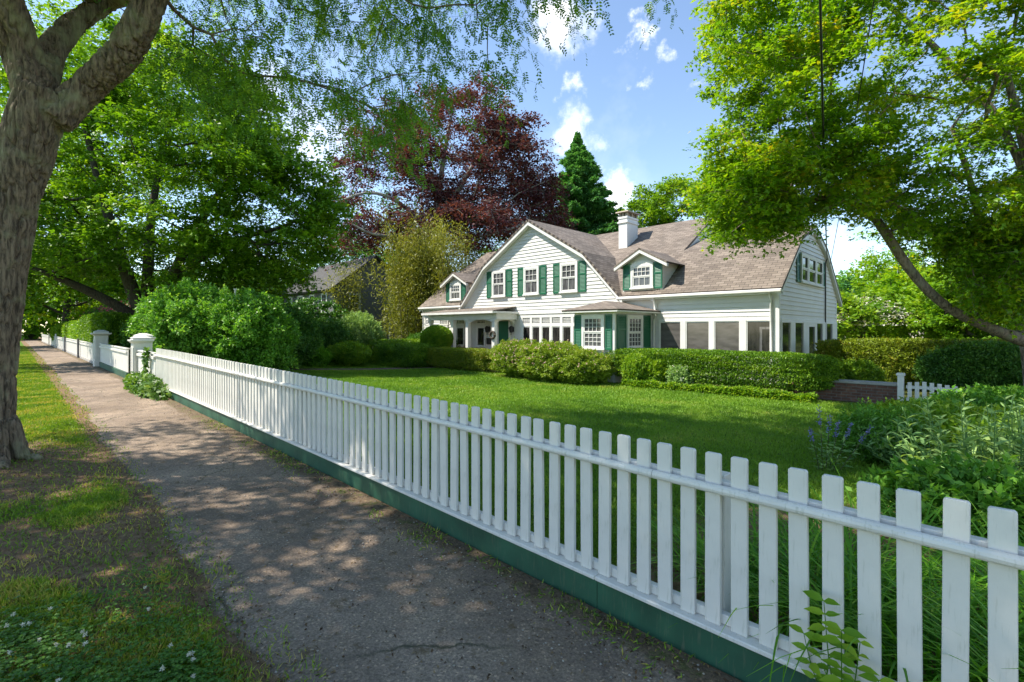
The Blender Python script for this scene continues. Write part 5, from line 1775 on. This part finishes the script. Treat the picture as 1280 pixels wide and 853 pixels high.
# path lantern in the bed
lp = on_ground(1214, 9.2); x, y, z = lp
lan = empty('garden_lantern', lp, 'small metal garden lantern standing in front of the dark round shrub', 'lantern')
mb = MB(); mb.tube([lp, lp + UP * .55], .015, 6); mb.build('stake', M['dark_metal'], lan)
mb = MB(); mb.taper(x, y, z + .55, z + .58, .16, .18); mb.taper(x, y, z + .58, z + .74, .12, .15)
mb.build('lamp_body', M['stone'], lan); mb = MB(); mb.taper(x, y, z + .74, z + .83, .24, .05); mb.build('lamp_roof', M['dark_metal'], lan)

# shrubs behind the left half of the fence
shrub('lilac_shrub', 'tall loose light green shrub behind the fence nearest the gate piers', 'shrub', on_ground(236, 17.6), (1.9, 1.5, 3.05), M['l_shrub'], 60000, .105, .06, 'loose', lumps=.30, lumpf=2.6, depthf=.24, group='shrubs behind the fence')
shrub('lilac_shrub', 'tall shrub with paler new shoots beside the slim pale pole', 'shrub', on_ground(312, 17.2), (1.5, 1.4, 2.75), M['l_shrub'], 52000, .105, .06, 'loose', lumps=.30, lumpf=2.6, depthf=.24, group='shrubs behind the fence', seed=4)
shrub('lilac_shrub', 'low dense shrub against the fence beside the gate piers', 'shrub', on_ground(195, 19.5), (1.3, 1.0, 2.2), M['l_dark'], 30000, .085, .045, 'loose', lumps=.25, group='shrubs behind the fence')
shrub('lilac_shrub', 'dark shrub standing behind the loose light green shrubs', 'shrub', on_ground(352, 21.5), (1.9, 1.5, 2.7), M['l_dark'], 44000, .10, .05, 'loose', lumps=.22, group='shrubs behind the fence', seed=9)
shrub('border_shrub', 'soft grey-green willow-like shrub left of the hedge mounds', 'shrub', on_ground(448, 29), (1.5, 1.3, 2.75), M['l_silver'], 26000, .15, .035, 'loose', lumps=.28, group='shrubs across the lawn')
shrub('border_shrub', 'dark green bush beyond the lawn in front of the grey house', 'shrub', on_ground(408, 28), (2.0, 1.5, 2.4), M['l_dark'], 36000, .11, .05, 'loose', lumps=.22, group='shrubs across the lawn')
shrub('border_shrub', 'low yellow-green mound at the edge of the brick garden path', 'shrub', on_ground(437, 25.0), (1.35, .9, 1.22), M['l_bright'], 30000, .08, .04, 'loose', lumps=.14, group='shrubs across the lawn')
shrub('border_shrub', 'clump of narrow-leaved perennials beside the low yellow-green mound', 'shrub', on_ground(392, 24.0), (.9, .7, .85), M['l_lily'], 12000, .16, .03, 'loose', lumps=.2, group='shrubs across the lawn')
shrub('border_shrub', 'dark broadleaf evergreen under the bamboo', 'shrub', on_ground(540, 29.5), (2.6, 1.2, 1.7), M['l_dark'], 30000, .11, .05, 'loose', lumps=.15, group='shrubs across the lawn')
shrub('border_shrub', 'green bush low beside the trunk of the dark maple', 'shrub', on_ground(372, 25.5), (1.4, 1.1, 1.7), M['l_shrub'], 30000, .1, .05, 'loose', lumps=.2, group='shrubs across the lawn', seed=12)
# hedges along the far sidewalk
hedge_box('sidewalk_hedge', 'tall boxy clipped hedge above the white fence past the far pier', -37.5, -27.2, 2.62, 3.9, 2.22, M['l_hedge'], 90000, .085, .042, stems=10, lumps=.05, lumpf=8, depthf=.10, group='clipped hedges along the sidewalk', dirs=1.0)
hedge_box('sidewalk_hedge', 'lower clipped hedge beyond the tall boxy hedge', -50, -38.4, 2.62, 3.9, 1.95, M['l_bright'], 50000, .11, .055, stems=6, lumps=.08, lumpf=8, depthf=.1, group='clipped hedges along the sidewalk')
shrub('sidewalk_hedge', 'rounded bright hedge furthest down the sidewalk', 'hedge', (-57, 3.2, .18), (3.5, .8, 1.9), M['l_bright'], 26000, .13, .06, 'loose', lumps=.14, group='clipped hedges along the sidewalk')
shrub('rhododendron', 'rose-flowered rhododendron showing above the tall boxy hedge', 'shrub', (-44.5, 5.8, .15), (2.6, 1.8, 3.3), M['l_dark'], 26000, .13, .05, 'loose', lumps=.15, flowers=(M['f_rose'], 620, .13, .55), group='rhododendrons')
shrub('rhododendron', 'dull red flowered rhododendron further left above the lower hedge', 'shrub', (-54, 5.6, .15), (2.4, 1.8, 3.2), M['l_dark'], 20000, .13, .05, 'loose', lumps=.15, flowers=(M['f_rose'], 260, .13, .5), group='rhododendrons')
# the leafy vine at the gate pier
def mound(name, label, cat, c, r, n, leafm, L, W, cover=None):
    ro = empty(name, c, label, cat)
    d_ = rdir(n); d_[:, 2] = np.abs(d_[:, 2])
    k = .65 + .7 * fbm(d_ * 2.2 + np.array(c), 14, 3)
    P = np.array(c) + d_ * np.array(r) * (k * RNG.uniform(.45, 1.0, n))[:, None]
    P[:, 2] = np.maximum(P[:, 2], ground_z(P[:, 0], P[:, 1]) + .012)
    V, F = kite(P, RNG.normal(size=(n, 3)) + d_ * .7 - UP * .1, unit(d_ + UP * .6 + RNG.normal(0, .4, (n, 3))), L * RNG.uniform(.6, 1.3, n), L * W / L, .15, .2)
    mesh_np('foliage', V, F, leafm, ro, rnd=np.clip(.6 * RNG.random(n) + .8 * (k - .8), 0, 1))
    return ro


vi = mound('leafy_vine', 'sprawling leafy vine at the foot of the board panel beside the nearest gate pier', 'vine', (-14.6, 2.25, fz(-14.6)), (2.0, .30, .45), 2000, M['l_ivy'], .12, .085)
n = 160
t_ = RNG.random(n); P = np.stack([-15.2 + .10 * np.sin(9 * t_) + RNG.normal(0, .07, n), np.full(n, FENCE_Y - .07) - .06 * RNG.random(n), fz(-15.2) + .2 + .85 * t_], -1)
V, F = kite(P, RNG.normal(size=(n, 3)) - UP * .5, unit(np.array([[.2, -1, .3]]) + RNG.normal(0, .4, (n, 3))), RNG.uniform(.07, .12, n), .075, .15, .2)
mesh_np('climbing_shoot', V, F, M['l_ivy'], vi, rnd=RNG.random(n) * .7)


# strap-leaved lilies behind the near fence
def lily(label, p, n, L, spread):
    p = np.array(p, float)
    r = empty('daylily_clump', p, label, 'plant', 'daylilies behind the near fence')
    a = RNG.uniform(0, 2 * PI, n); q = spread * np.sqrt(RNG.random(n))
    P = p + np.stack([np.cos(a) * q, np.sin(a) * q * .7, 0 * q], 1)
    a2 = a + RNG.normal(0, .9, n)
    d_ = np.stack([np.cos(a2), np.sin(a2), 0 * a2], 1)
    LL = L * RNG.uniform(.55, 1.25, n)
    V, F = straps(P, d_, LL, RNG.uniform(.006, .011, n), RNG.uniform(.35, 1.15, n), 7)
    mesh_np('foliage', V, F, M['l_lily'], r, rnd=np.repeat(RNG.random(n), 7))


lily('strap-leaved daylily clump behind the pickets at the far right edge', (.35, 3.05, -.05), 330, .85, .38)
lily('strap-leaved daylily clump just inside the fence, second from the right edge', (-.25, 3.1, -.05), 360, .85, .40)
lily('strap-leaved daylily clump behind the white back post', (-.82, 3.15, -.05), 300, .75, .36)
lily('tall strap-leaved daylily clump further inside, before the silvery bush', (.35, 3.95, -.06), 320, .95, .45)
lily('strap-leaved daylily clump beside the violet-blue flower spikes', (-.65, 4.0, -.07), 260, .85, .42)
lily('last strap-leaved daylily clump at the lawn edge', (-1.35, 3.35, -.06), 140, .55, .3)


# silver-leaved butterfly bush
def silver_bush(label, p, n, h, spread):
    p = np.array(p, float); r = empty('butterfly_bush', p, label, 'shrub', 'silvery bushes in the garden bed')
    mb = MB(); Ps, ds, Ls, ns = [], [], [], []
    for k in range(n):
        a = RNG.uniform(0, 2 * PI); q = RNG.random() ** .6
        hh = h * RNG.uniform(.6, 1.05) * (1 - .25 * q)
        tip = p + np.array([math.cos(a) * spread * q, math.sin(a) * spread * q, hh])
        b0 = p + np.array([math.cos(a), math.sin(a), 0]) * .12
        pts = [b0 + (tip - b0) * t + np.array([math.cos(a), math.sin(a), 0]) * .12 * math.sin(PI * t) for t in np.linspace(0, 1, 7)]
        mb.tube(pts, list(np.linspace(.009, .0035, 7)), 5, False)
        m_ = int(hh * 11)
        for j in range(m_):
            t = .22 + .78 * (j + .5) / m_; f = t * 6; i = min(5, int(f)); c = pts[i] + (pts[i + 1] - pts[i]) * (f - i)
            ph = j * PI / 2 + k
            for sg in (0, PI):
                dd = np.array([math.cos(ph + sg), math.sin(ph + sg), .55 + .6 * t + RNG.normal(0, .2)])
                Ps.append(c); ds.append(dd); Ls.append(RNG.uniform(.09, .16) * (1.15 - .55 * max(0, t - .6) / .4))
    mb.build('stem', M['l_silver'], r)
    P = np.array(Ps); d_ = np.array(ds); LL = np.array(Ls)
    V, F = lance(P, d_, up_normals(len(P), .35), LL, LL * .30, .4)
    mesh_np('foliage', V, F, M['l_silver'], r, rnd=np.repeat(RNG.random(len(P)), 6))


silver_bush('tall silver-leaved bush behind the fence at the right edge', on_ground(1238, 4.7), 60, 1.26, .80)
silver_bush('silver-leaved bush between the tall one and the small white gate', on_ground(1160, 5.9), 46, .78, .70)
silver_bush('silver-leaved bush at the far right edge of the garden bed', on_ground(1325, 4.4), 46, 1.2, .75)
shrub('leafy_perennial', 'bushy yellow-green perennial under the silvery bushes', 'plant', on_ground(1200, 6.5), (1.2, .9, .72), M['l_bright'], 15000, .07, .035, 'loose', lumps=.25, stems=3, group='leafy perennials in the bed')
shrub('leafy_perennial', 'small-leaved green perennial left of the silvery bushes', 'plant', on_ground(1098, 6.6), (.55, .5, .70), M['l_shrub'], 9000, .05, .022, 'loose', lumps=.3, stems=3, group='leafy perennials in the bed')
shrub('leafy_perennial', 'broad green perennial mass by the small white gate', 'plant', on_ground(1175, 9.0), (1.1, .9, .50), M['l_bright'], 20000, .07, .035, 'loose', lumps=.3, stems=3, group='leafy perennials in the bed')
shrub('leafy_perennial', 'dark leafy perennial at the right edge before the round shrub', 'plant', on_ground(1275, 7.8), (1.3, 1.0, .85), M['l_shrub'], 18000, .08, .04, 'loose', lumps=.25, stems=3, group='leafy perennials in the bed')
shrub('leafy_perennial', 'low leafy plant between the daylilies and the silvery bushes', 'plant', on_ground(1240, 3.8), (.75, .45, .62), M['l_shrub'], 5200, .075, .04, 'loose', lumps=.25, stems=3, group='leafy perennials in the bed')
# violet-blue flower spikes
sp_ = on_ground(1030, 6.0)
r = empty('flower_spikes', sp_, 'plant with violet-blue flower spikes at the lawn edge behind the pickets', 'plant')
mb = MB(); Ps, ds = [], []; Lp, Ld = [], []
for (du, h) in ((-5, .82), (5, .70), (14, .62), (26, .60), (-14, .55), (45, .55)):
    b0 = sp_ + RIGHT * du * 6 / FPX * .4; tip = sp_ + RIGHT * du * 6 / FPX * 1.3 + UP * h
    mb.tube([b0, (b0 + tip) / 2 + RIGHT * .01, tip], [.005, .004, .002], 5, False)
    for k in range(60):
        t = RNG.uniform(.68, 1.0); Ps.append(b0 + (tip - b0) * t + RNG.normal(0, .012, 3)); ds.append(RNG.normal(size=3))
    for k in range(26):
        t = RNG.uniform(.02, .62); Lp.append(b0 + (tip - b0) * t); dd = RNG.normal(size=3); dd[2] = .4; Ld.append(dd)
mb.build('stem', M['stem'], r)
V, F = kite(np.array(Ps), np.array(ds), rdir(len(Ps)), np.full(len(Ps), .022), .014); mesh_np('blossom', V, F, M['f_blue'], r, rnd=RNG.random(len(Ps)))['kind'] = 'stuff'
V, F = kite(np.array(Lp), np.array(Ld), up_normals(len(Lp), .4), RNG.uniform(.06, .13, len(Lp)), .028, .2, .3); mesh_np('foliage', V, F, M['l_silver'], r, rnd=RNG.random(len(Lp)))
# weed sprig growing up through the near pickets
wz = 2.08
w0 = at(1062, 852, wz); w0 = np.array([w0[0], FENCE_Y - .06, fz(w0[0]) + .03])
r = empty('weed_sprig', w0, 'bright green weed sprig growing up in front of the nearest pickets', 'plant')
mb = MB(); Ps, ds, Ls = [], [], []
for (du, h, ln) in ((-.04, .52, -.06), (.03, .42, .06), (-.09, .36, -.10), (.07, .30, .10), (0, .46, .01)):
    tip = w0 + np.array([du + ln * .5, -.05 + RNG.normal(0, .03), h]); md_ = (w0 + tip) / 2 + np.array([du * .3, -.03, 0])
    pts = [w0, md_, tip]; pts = list(resample(pts, [1, 1, 1], .05)[0])
    mb.tube(pts, list(np.linspace(.004, .0015, len(pts))), 5, False)
    for j, c in enumerate(pts[2:]):
        for sg in (-1, 1):
            Ps.append(c); ds.append(np.array([sg * 1.0, RNG.normal(-.3, .4), .25 + RNG.normal(0, .2)])); Ls.append(RNG.uniform(.045, .085))
mb.build('stem', M['l_bright'], r)
LL = np.array(Ls); V, F = lance(np.array(Ps), np.array(ds), up_normals(len(LL), .3) + np.array([0, -.5, 0]), LL, LL * .5, .3)
mesh_np('foliage', V, F, M['l_bright'], r, rnd=np.repeat(.3 + .6 * RNG.random(len(LL)), 6))

# slim white pole among the left shrubs
pp = on_ground(294, 16.9)
mb = MB(); mb.tube([pp - UP * .1, pp + UP * 2.93], .028, 8); mb.taper(pp[0], pp[1], pp[2] + 2.93, pp[2] + 2.97, .08, .08)
tag(mb.build('garden_pole', M['fence_white'], None, loc=tuple(pp)), 'slim pale pole standing up among the loose green shrubs', 'pole')

# neighbouring grey house far left
nb = on_ground(432, 44.0)
nh = empty('grey_house', nb, 'weathered grey house half hidden behind the dark maple and the bamboo', 'house')
mb = MB(); x, y, z = nb
mb.box(x - 5, x + 5, y - 3.5, y + 3.5, z - .3, z + 5.2); mb.poly([(x + 5, y - 3.5, z + 5.2), (x + 5, y + 3.5, z + 5.2), (x + 5, y, z + 7.9)]); mb.poly([(x - 5, y - 3.5, z + 5.2), (x - 5, y, z + 7.9), (x - 5, y + 3.5, z + 5.2)])
mb.build('wall', M['grey_stain'], nh)
mb = MB(); mb.slab([(x - 5.4, y - 4, z + 5.0), (x + 5.4, y - 4, z + 5.0), (x + 5.4, y, z + 8.0), (x - 5.4, y, z + 8.0)], .15); mb.slab([(x + 5.4, y + 4, z + 5.0), (x - 5.4, y + 4, z + 5.0), (x - 5.4, y, z + 8.0), (x + 5.4, y, z + 8.0)], .15)
mb.build('roof', M['dark_slate'], nh)
for pl, cc in ((lambda a, o, zz: (x + a, y - 3.5 - o, zz), (-3.4, -1.1, 1.2, 3.5)), (lambda a, o, zz: (x + 5 + o, y + a, zz), (-1.8, 1.8))):
    for c in cc:
        for k0 in (.9, 3.2):
            window(nh, c - .5, c + .5, z + k0, z + k0 + 1.6, pl, .03, cols=2, rows=(2, 2), panem='pane_dark')

# far white railing bits and chair in the garden beyond the porch
for (u, v, Z, wd, lab) in ((1032, 418, 34, 3.2, 'short white fence seen through the garden right of the screened porch'), (1146, 414, 31, .7, 'narrow white trellis panel among the shrubs right of the white-blossomed tree')):
    p = at(u, v, Z); z0 = float(ground_z(p[0], p[1])); 
    r = empty('white_trellis', (p[0], p[1], z0), lab, 'trellis', 'white trellis in the far garden')
    mb = MB(); ztp = p[2] + .25
    for k in range(int(wd / .16) + 1):
        mb.box(p[0] - wd / 2 + k * .16 - .045, p[0] - wd / 2 + k * .16 + .045, p[1] - .02, p[1] + .02, z0, ztp)
    mb.build('picket_panel', M['fence_white'], r)
    mb = MB(); mb.box(p[0] - wd / 2 - .05, p[0] + wd / 2 + .05, p[1] - .05, p[1] - .021, ztp - .15, ztp - .05); mb.build('rail', M['fence_white'], r)

# ================================================================== GRASS AND LITTER
def scatter(n, x0, x1, y0, y1, pw, zmax=1e9):
    out = []
    tot = 0
    while tot < n:
        x = RNG.uniform(x0, x1, n); y = RNG.uniform(y0, y1, n); P = np.stack([x, y, 0 * x], -1); Zd = depth(P)
        u = 640 + FPX * (P @ RIGHT) / np.maximum(Zd, .1)
        ok = (Zd > 1.6) & (Zd < zmax) & (u > -80) & (u < 1360) & (RNG.random(n) < (2.0 / np.maximum(Zd, 1.6)) ** pw)
        out.append(P[ok]); tot += ok.sum()
    P = np.concatenate(out)[:n]
    P[:, 2] = ground_z(P[:, 0], P[:, 1])
    return P


P = scatter(470000, -60, 1.0, -2.4, 1.05, 1.35)
g = verge_grass(P[:, 0], P[:, 1]); tuft = fbm(P * np.array([6, 6, 0]), 33, 3)
P = P[RNG.random(len(P)) < np.clip(g * 1.05 - .04, .06, 1) * np.clip(.25 + 1.6 * tuft, 0, 1)]
n = len(P); Zd = depth(P); rn = fbm(P * np.array([2.3, 2.3, 0]), 13, 3)
hl = (.016 + .030 * RNG.random(n)) * (.6 + .9 * fbm(P * np.array([3, 3, 0]), 17, 2)) 
V, F = kite(P, RNG.normal(0, .55, (n, 3)) * [1, 1, 0] + UP, rdir(n), hl, .0035 + .0011 * Zd, .1, .3)
tag(mesh_np('verge_grass', V, F, M['grass'], None, rnd=np.clip(.62 * RNG.random(n) + 1.1 * (rn - .2), 0, 1)), kind='stuff')
P = scatter(420000, -40, 3.0, FENCE_Y + .03, 15.0, 1.35)
g = lawn_grass(P[:, 0], P[:, 1]); path = np.abs(P[:, 0] - np.interp(P[:, 1], [q[1] for q in wp], [q[0] for q in wp])) < .62
P = P[(RNG.random(len(P)) < g) & ~path]
n = len(P); Zd = depth(P)
rn = fbm(P * np.array([1.1, 1.1, 0]), 19, 4)
V, F = kite(P, RNG.normal(0, .6, (n, 3)) * [1, 1, 0] + UP, rdir(n), .03 + .03 * RNG.random(n) + .0012 * Zd, .0032 + .0010 * Zd, .1, .3)
tag(mesh_np('lawn_grass', V, F, M['lawn'], None, rnd=np.clip(.45 * RNG.random(n) + 1.0 * (rn - .22), 0, 1)), kind='stuff')
# clover patch with white heads at the near corner
P = scatter(14000, -4.2, -.2, -1.2, .85, .8, 4.2)
pu, pv, _ = pix(P)
dens = np.clip(sstep((pv - 735) / 120) * (fbm(P * np.array([2.2, 2.2, 0]), 88, 3) * 3.4 - 1.25), 0, 1) + .22 * (fbm(P * np.array([1.6, 1.6, 0]), 45, 3) > .6)
P = P[RNG.random(len(P)) < dens * np.clip((PATH_L - .08 - P[:, 1]) / .15, 0, 1)]
n = len(P); hgt = .02 + .05 * RNG.random(n); a0 = RNG.uniform(0, 2 * PI, n); parts = []
for k in range(3):
    a = a0 + k * 2 * PI / 3; dd = np.stack([np.cos(a), np.sin(a), np.full(n, .15)], 1)
    V, F = kite(P + UP * hgt[:, None], dd, up_normals(n, .25), RNG.uniform(.011, .018, n), .014, .1, .1); parts.append((V, F, np.clip(RNG.random(n) * .9, 0, 1)))
V, F, r_ = merge(parts)
tag(mesh_np('clover_leaves', V, F, M['clover'], None, rnd=r_), kind='stuff')
q = P[RNG.choice(n, min(n, 45), replace=False)]; n = len(q)
parts = []
for k in range(26):
    V, F = kite(q + UP * .075 + RNG.normal(0, .002, (n, 3)), rdir(n) + UP * .4, rdir(n), np.full(n, .013), .005); parts.append((V, F, RNG.random(n)))
V, F, r_ = merge(parts)
tag(mesh_np('clover_blossoms', V, F, M['f_white'], None, rnd=r_), kind='stuff')
# dry litter and moss weeds on the walk and along the fence foot
P1 = scatter(11000, -16, 1.0, .75, FENCE_Y - .05, 1.0)
wgt = np.clip((P1[:, 1] - 1.9) / .5, 0, 1) * .8 + np.clip((1.1 - P1[:, 1]) / .3, 0, 1) * .5 + .16
P1 = P1[RNG.random(len(P1)) < wgt]
P2 = scatter(5000, -12, 0, -1.5, .9, 1.0)
P = np.concatenate([P1, P2]); P[:, 2] += .018; n = len(P)
V, F = kite(P, RNG.normal(size=(n, 3)) * [1, 1, .25], up_normals(n, .35), RNG.uniform(.008, .032, n), RNG.uniform(.005, .015, n), .3, .3)
tag(mesh_np('leaf_litter', V, F, M['litter'], None, rnd=RNG.random(n)), kind='stuff')
P = scatter(26000, -16, 1.0, 1.9, FENCE_Y - .04, 1.0)
w_ = np.clip(fbm(P * np.array([1.7, 1.7, 0]), 66, 3) * 3.4 - 1.75, 0, 1) * np.clip((P[:, 1] - 2.05) / .3, 0, 1) * np.where(P[:, 0] < -3, 1, .35)
P = P[RNG.random(len(P)) < w_]; P[:, 2] += .01; n = len(P)
V, F = kite(P, RNG.normal(0, .7, (n, 3)) * [1, 1, 0] + UP * .6, rdir(n), RNG.uniform(.015, .05, n), .008, .1, .3)
tag(mesh_np('edge_weeds', V, F, M['grass'], None, rnd=RNG.random(n)), kind='stuff')
# small stones on the walk
P = scatter(1500, -7, .8, .8, FENCE_Y - .06, .6); n = len(P)
P = P[RNG.random(n) < np.clip(fbm(P * np.array([1.5, 1.5, 0]), 71, 3) * 2.6 - .8, .05, 1)]
n = len(P); oc = np.array([[1, 0, 0], [0, 1, 0], [-1, 0, 0], [0, -1, 0], [0, 0, .7], [0, 0, -.6]], float)
s_ = RNG.uniform(.003, .009, n); a = RNG.uniform(0, PI, n)
Rm = np.stack([np.stack([np.cos(a), -np.sin(a), 0 * a], 1), np.stack([np.sin(a), np.cos(a), 0 * a], 1), np.stack([0 * a, 0 * a, 1 + 0 * a], 1)], 1)
V = np.einsum('nij,kj->nki', Rm, oc) * s_[:, None, None] * RNG.uniform(.7, 1.3, (n, 6, 1)) + (P + UP * .018)[:, None]
tri = np.array([[0, 1, 4], [1, 2, 4], [2, 3, 4], [3, 0, 4], [1, 0, 5], [2, 1, 5], [3, 2, 5], [0, 3, 5]])
F = (np.arange(n) * 6)[:, None, None] + tri[None]
tag(mesh_np('gravel', V.reshape(-1, 3), F.reshape(-1, 3), M['pebble'], None), kind='stuff')

# ================================================================== SKY, SUN, CAMERA
SUN_EL = math.radians(53)
wd = D.worlds.new('World'); SC.world = wd; wd.use_nodes = True
nt = wd.node_tree; bg = nt.nodes['Background']
sky = N(nt, 'ShaderNodeTexSky', sky_type='NISHITA'); sky.sun_disc = False
sky.sun_elevation = SUN_EL
sdir = -RIGHT
sky.sun_rotation = math.atan2(sdir[0], sdir[1]) % (2 * PI)
sky.air_density = 1.0; sky.dust_density = .1; sky.ozone_density = 2.6
SKY_STR = .15
tc = N(nt, 'ShaderNodeTexCoord')
nz = N(nt, 'ShaderNodeTexNoise', ins={'Scale': 13.0, 'Detail': 8.0, 'Roughness': .62}); nt.links.new(tc.outputs['Generated'], nz.inputs['Vector'])
sub = N(nt, 'ShaderNodeVectorMath', operation='SUBTRACT', ins={1: (.5, .5, .5)}); nt.links.new(nz.outputs['Color'], sub.inputs[0])
sc = N(nt, 'ShaderNodeVectorMath', operation='SCALE', ins={3: .15}); nt.links.new(sub.outputs[0], sc.inputs[0])
ad = N(nt, 'ShaderNodeVectorMath', operation='ADD'); nt.links.new(tc.outputs['Generated'], ad.inputs[0]); nt.links.new(sc.outputs[0], ad.inputs[1])
clouds = [(692, 34, .070, .9), (722, 28, .05, .5), (795, 40, .034, .9), (822, 70, .034, .7), (715, 108, .028, .45), (716, 166, .062, .75), (735, 182, .05, .45), (772, 238, .062, .95), (765, 262, .055, .85), (392, 185, .13, .35), (330, 120, .09, .4), (1052, 300, .06, .2), (805, 108, .02, .3), (870, 112, .02, .2), (985, 240, .06, .5)]
acc = None
for (u, v, r_, amt) in clouds:
    d_ = FWD + RIGHT * (u - 640) / FPX + UP * (HZ - v) / FPX; d_ = d_ / np.linalg.norm(d_)
    ds_ = N(nt, 'ShaderNodeVectorMath', operation='DISTANCE', ins={1: tuple(d_)}); nt.links.new(ad.outputs[0], ds_.inputs[0])
    mr = N(nt, 'ShaderNodeMapRange', interpolation_type='SMOOTHSTEP', ins={1: r_ * .88, 2: -r_ * .10, 3: 0.0, 4: amt}); nt.links.new(ds_.outputs['Value'], mr.inputs[0])
    if acc is None: acc = mr.outputs[0]
    else:
        mx = N(nt, 'ShaderNodeMath', operation='MAXIMUM'); nt.links.new(acc, mx.inputs[0]); nt.links.new(mr.outputs[0], mx.inputs[1]); acc = mx.outputs[0]
nz2 = N(nt, 'ShaderNodeTexNoise', ins={'Scale': 3.2, 'Detail': 6.0, 'Roughness': .6}); nt.links.new(tc.outputs['Generated'], nz2.inputs['Vector'])
veil = N(nt, 'ShaderNodeMapRange', ins={1: .55, 2: 1.0, 3: 0.0, 4: .25}); nt.links.new(nz2.outputs['Fac'], veil.inputs[0])
mx = N(nt, 'ShaderNodeMath', operation='MAXIMUM'); nt.links.new(acc, mx.inputs[0]); nt.links.new(veil.outputs[0], mx.inputs[1])
col = mixc(nt, mx.outputs[0], sky.outputs[0], (8.2, 8.3, 8.6))
nt.links.new(col, bg.inputs['Color']); bg.inputs['Strength'].default_value = SKY_STR

sl = D.lights.new('sun', 'SUN'); sl.energy = 4.6; sl.angle = math.radians(.53); sl.color = (1, .955, .88)
so_ = D.objects.new('sun', sl); COL.objects.link(so_)
ldir = Vector(RIGHT) * math.cos(SUN_EL) - Vector((0, 0, 1)) * math.sin(SUN_EL)
so_.rotation_euler = ldir.to_track_quat('-Z', 'Y').to_euler(); so_.location = (-20, -20, 30)

cam = D.cameras.new('camera'); co_ = D.objects.new('camera', cam); COL.objects.link(co_)
co_.location = (0, 0, EYE); co_.rotation_euler = (math.radians(90), 0, TH)
cam.sensor_width = 36; cam.lens = 36 * FPX / 1280; cam.shift_y = -(426.5 - HZ) / 1280; cam.clip_end = 2000; cam.clip_start = .05
SC.camera = co_
SC.view_settings.view_transform = 'Standard'; SC.view_settings.look = 'None'; SC.view_settings.gamma = 1; SC.view_settings.use_curve_mapping = False
SC.view_settings.exposure = 1.0
SC.view_settings.use_white_balance = True
SC.view_settings.white_balance_temperature = 6900; SC.view_settings.white_balance_tint = 10
SC.render.engine = 'CYCLES'
cy = SC.cycles
cy.max_bounces = 7; cy.diffuse_bounces = 4; cy.glossy_bounces = 3; cy.transmission_bounces = 5; cy.transparent_max_bounces = 6
cy.use_denoising = True
try: cy.denoiser = 'OPENIMAGEDENOISE'
except Exception: pass
cy.sample_clamp_indirect = 6
print('faces', sum(len(m.polygons) for m in D.meshes))
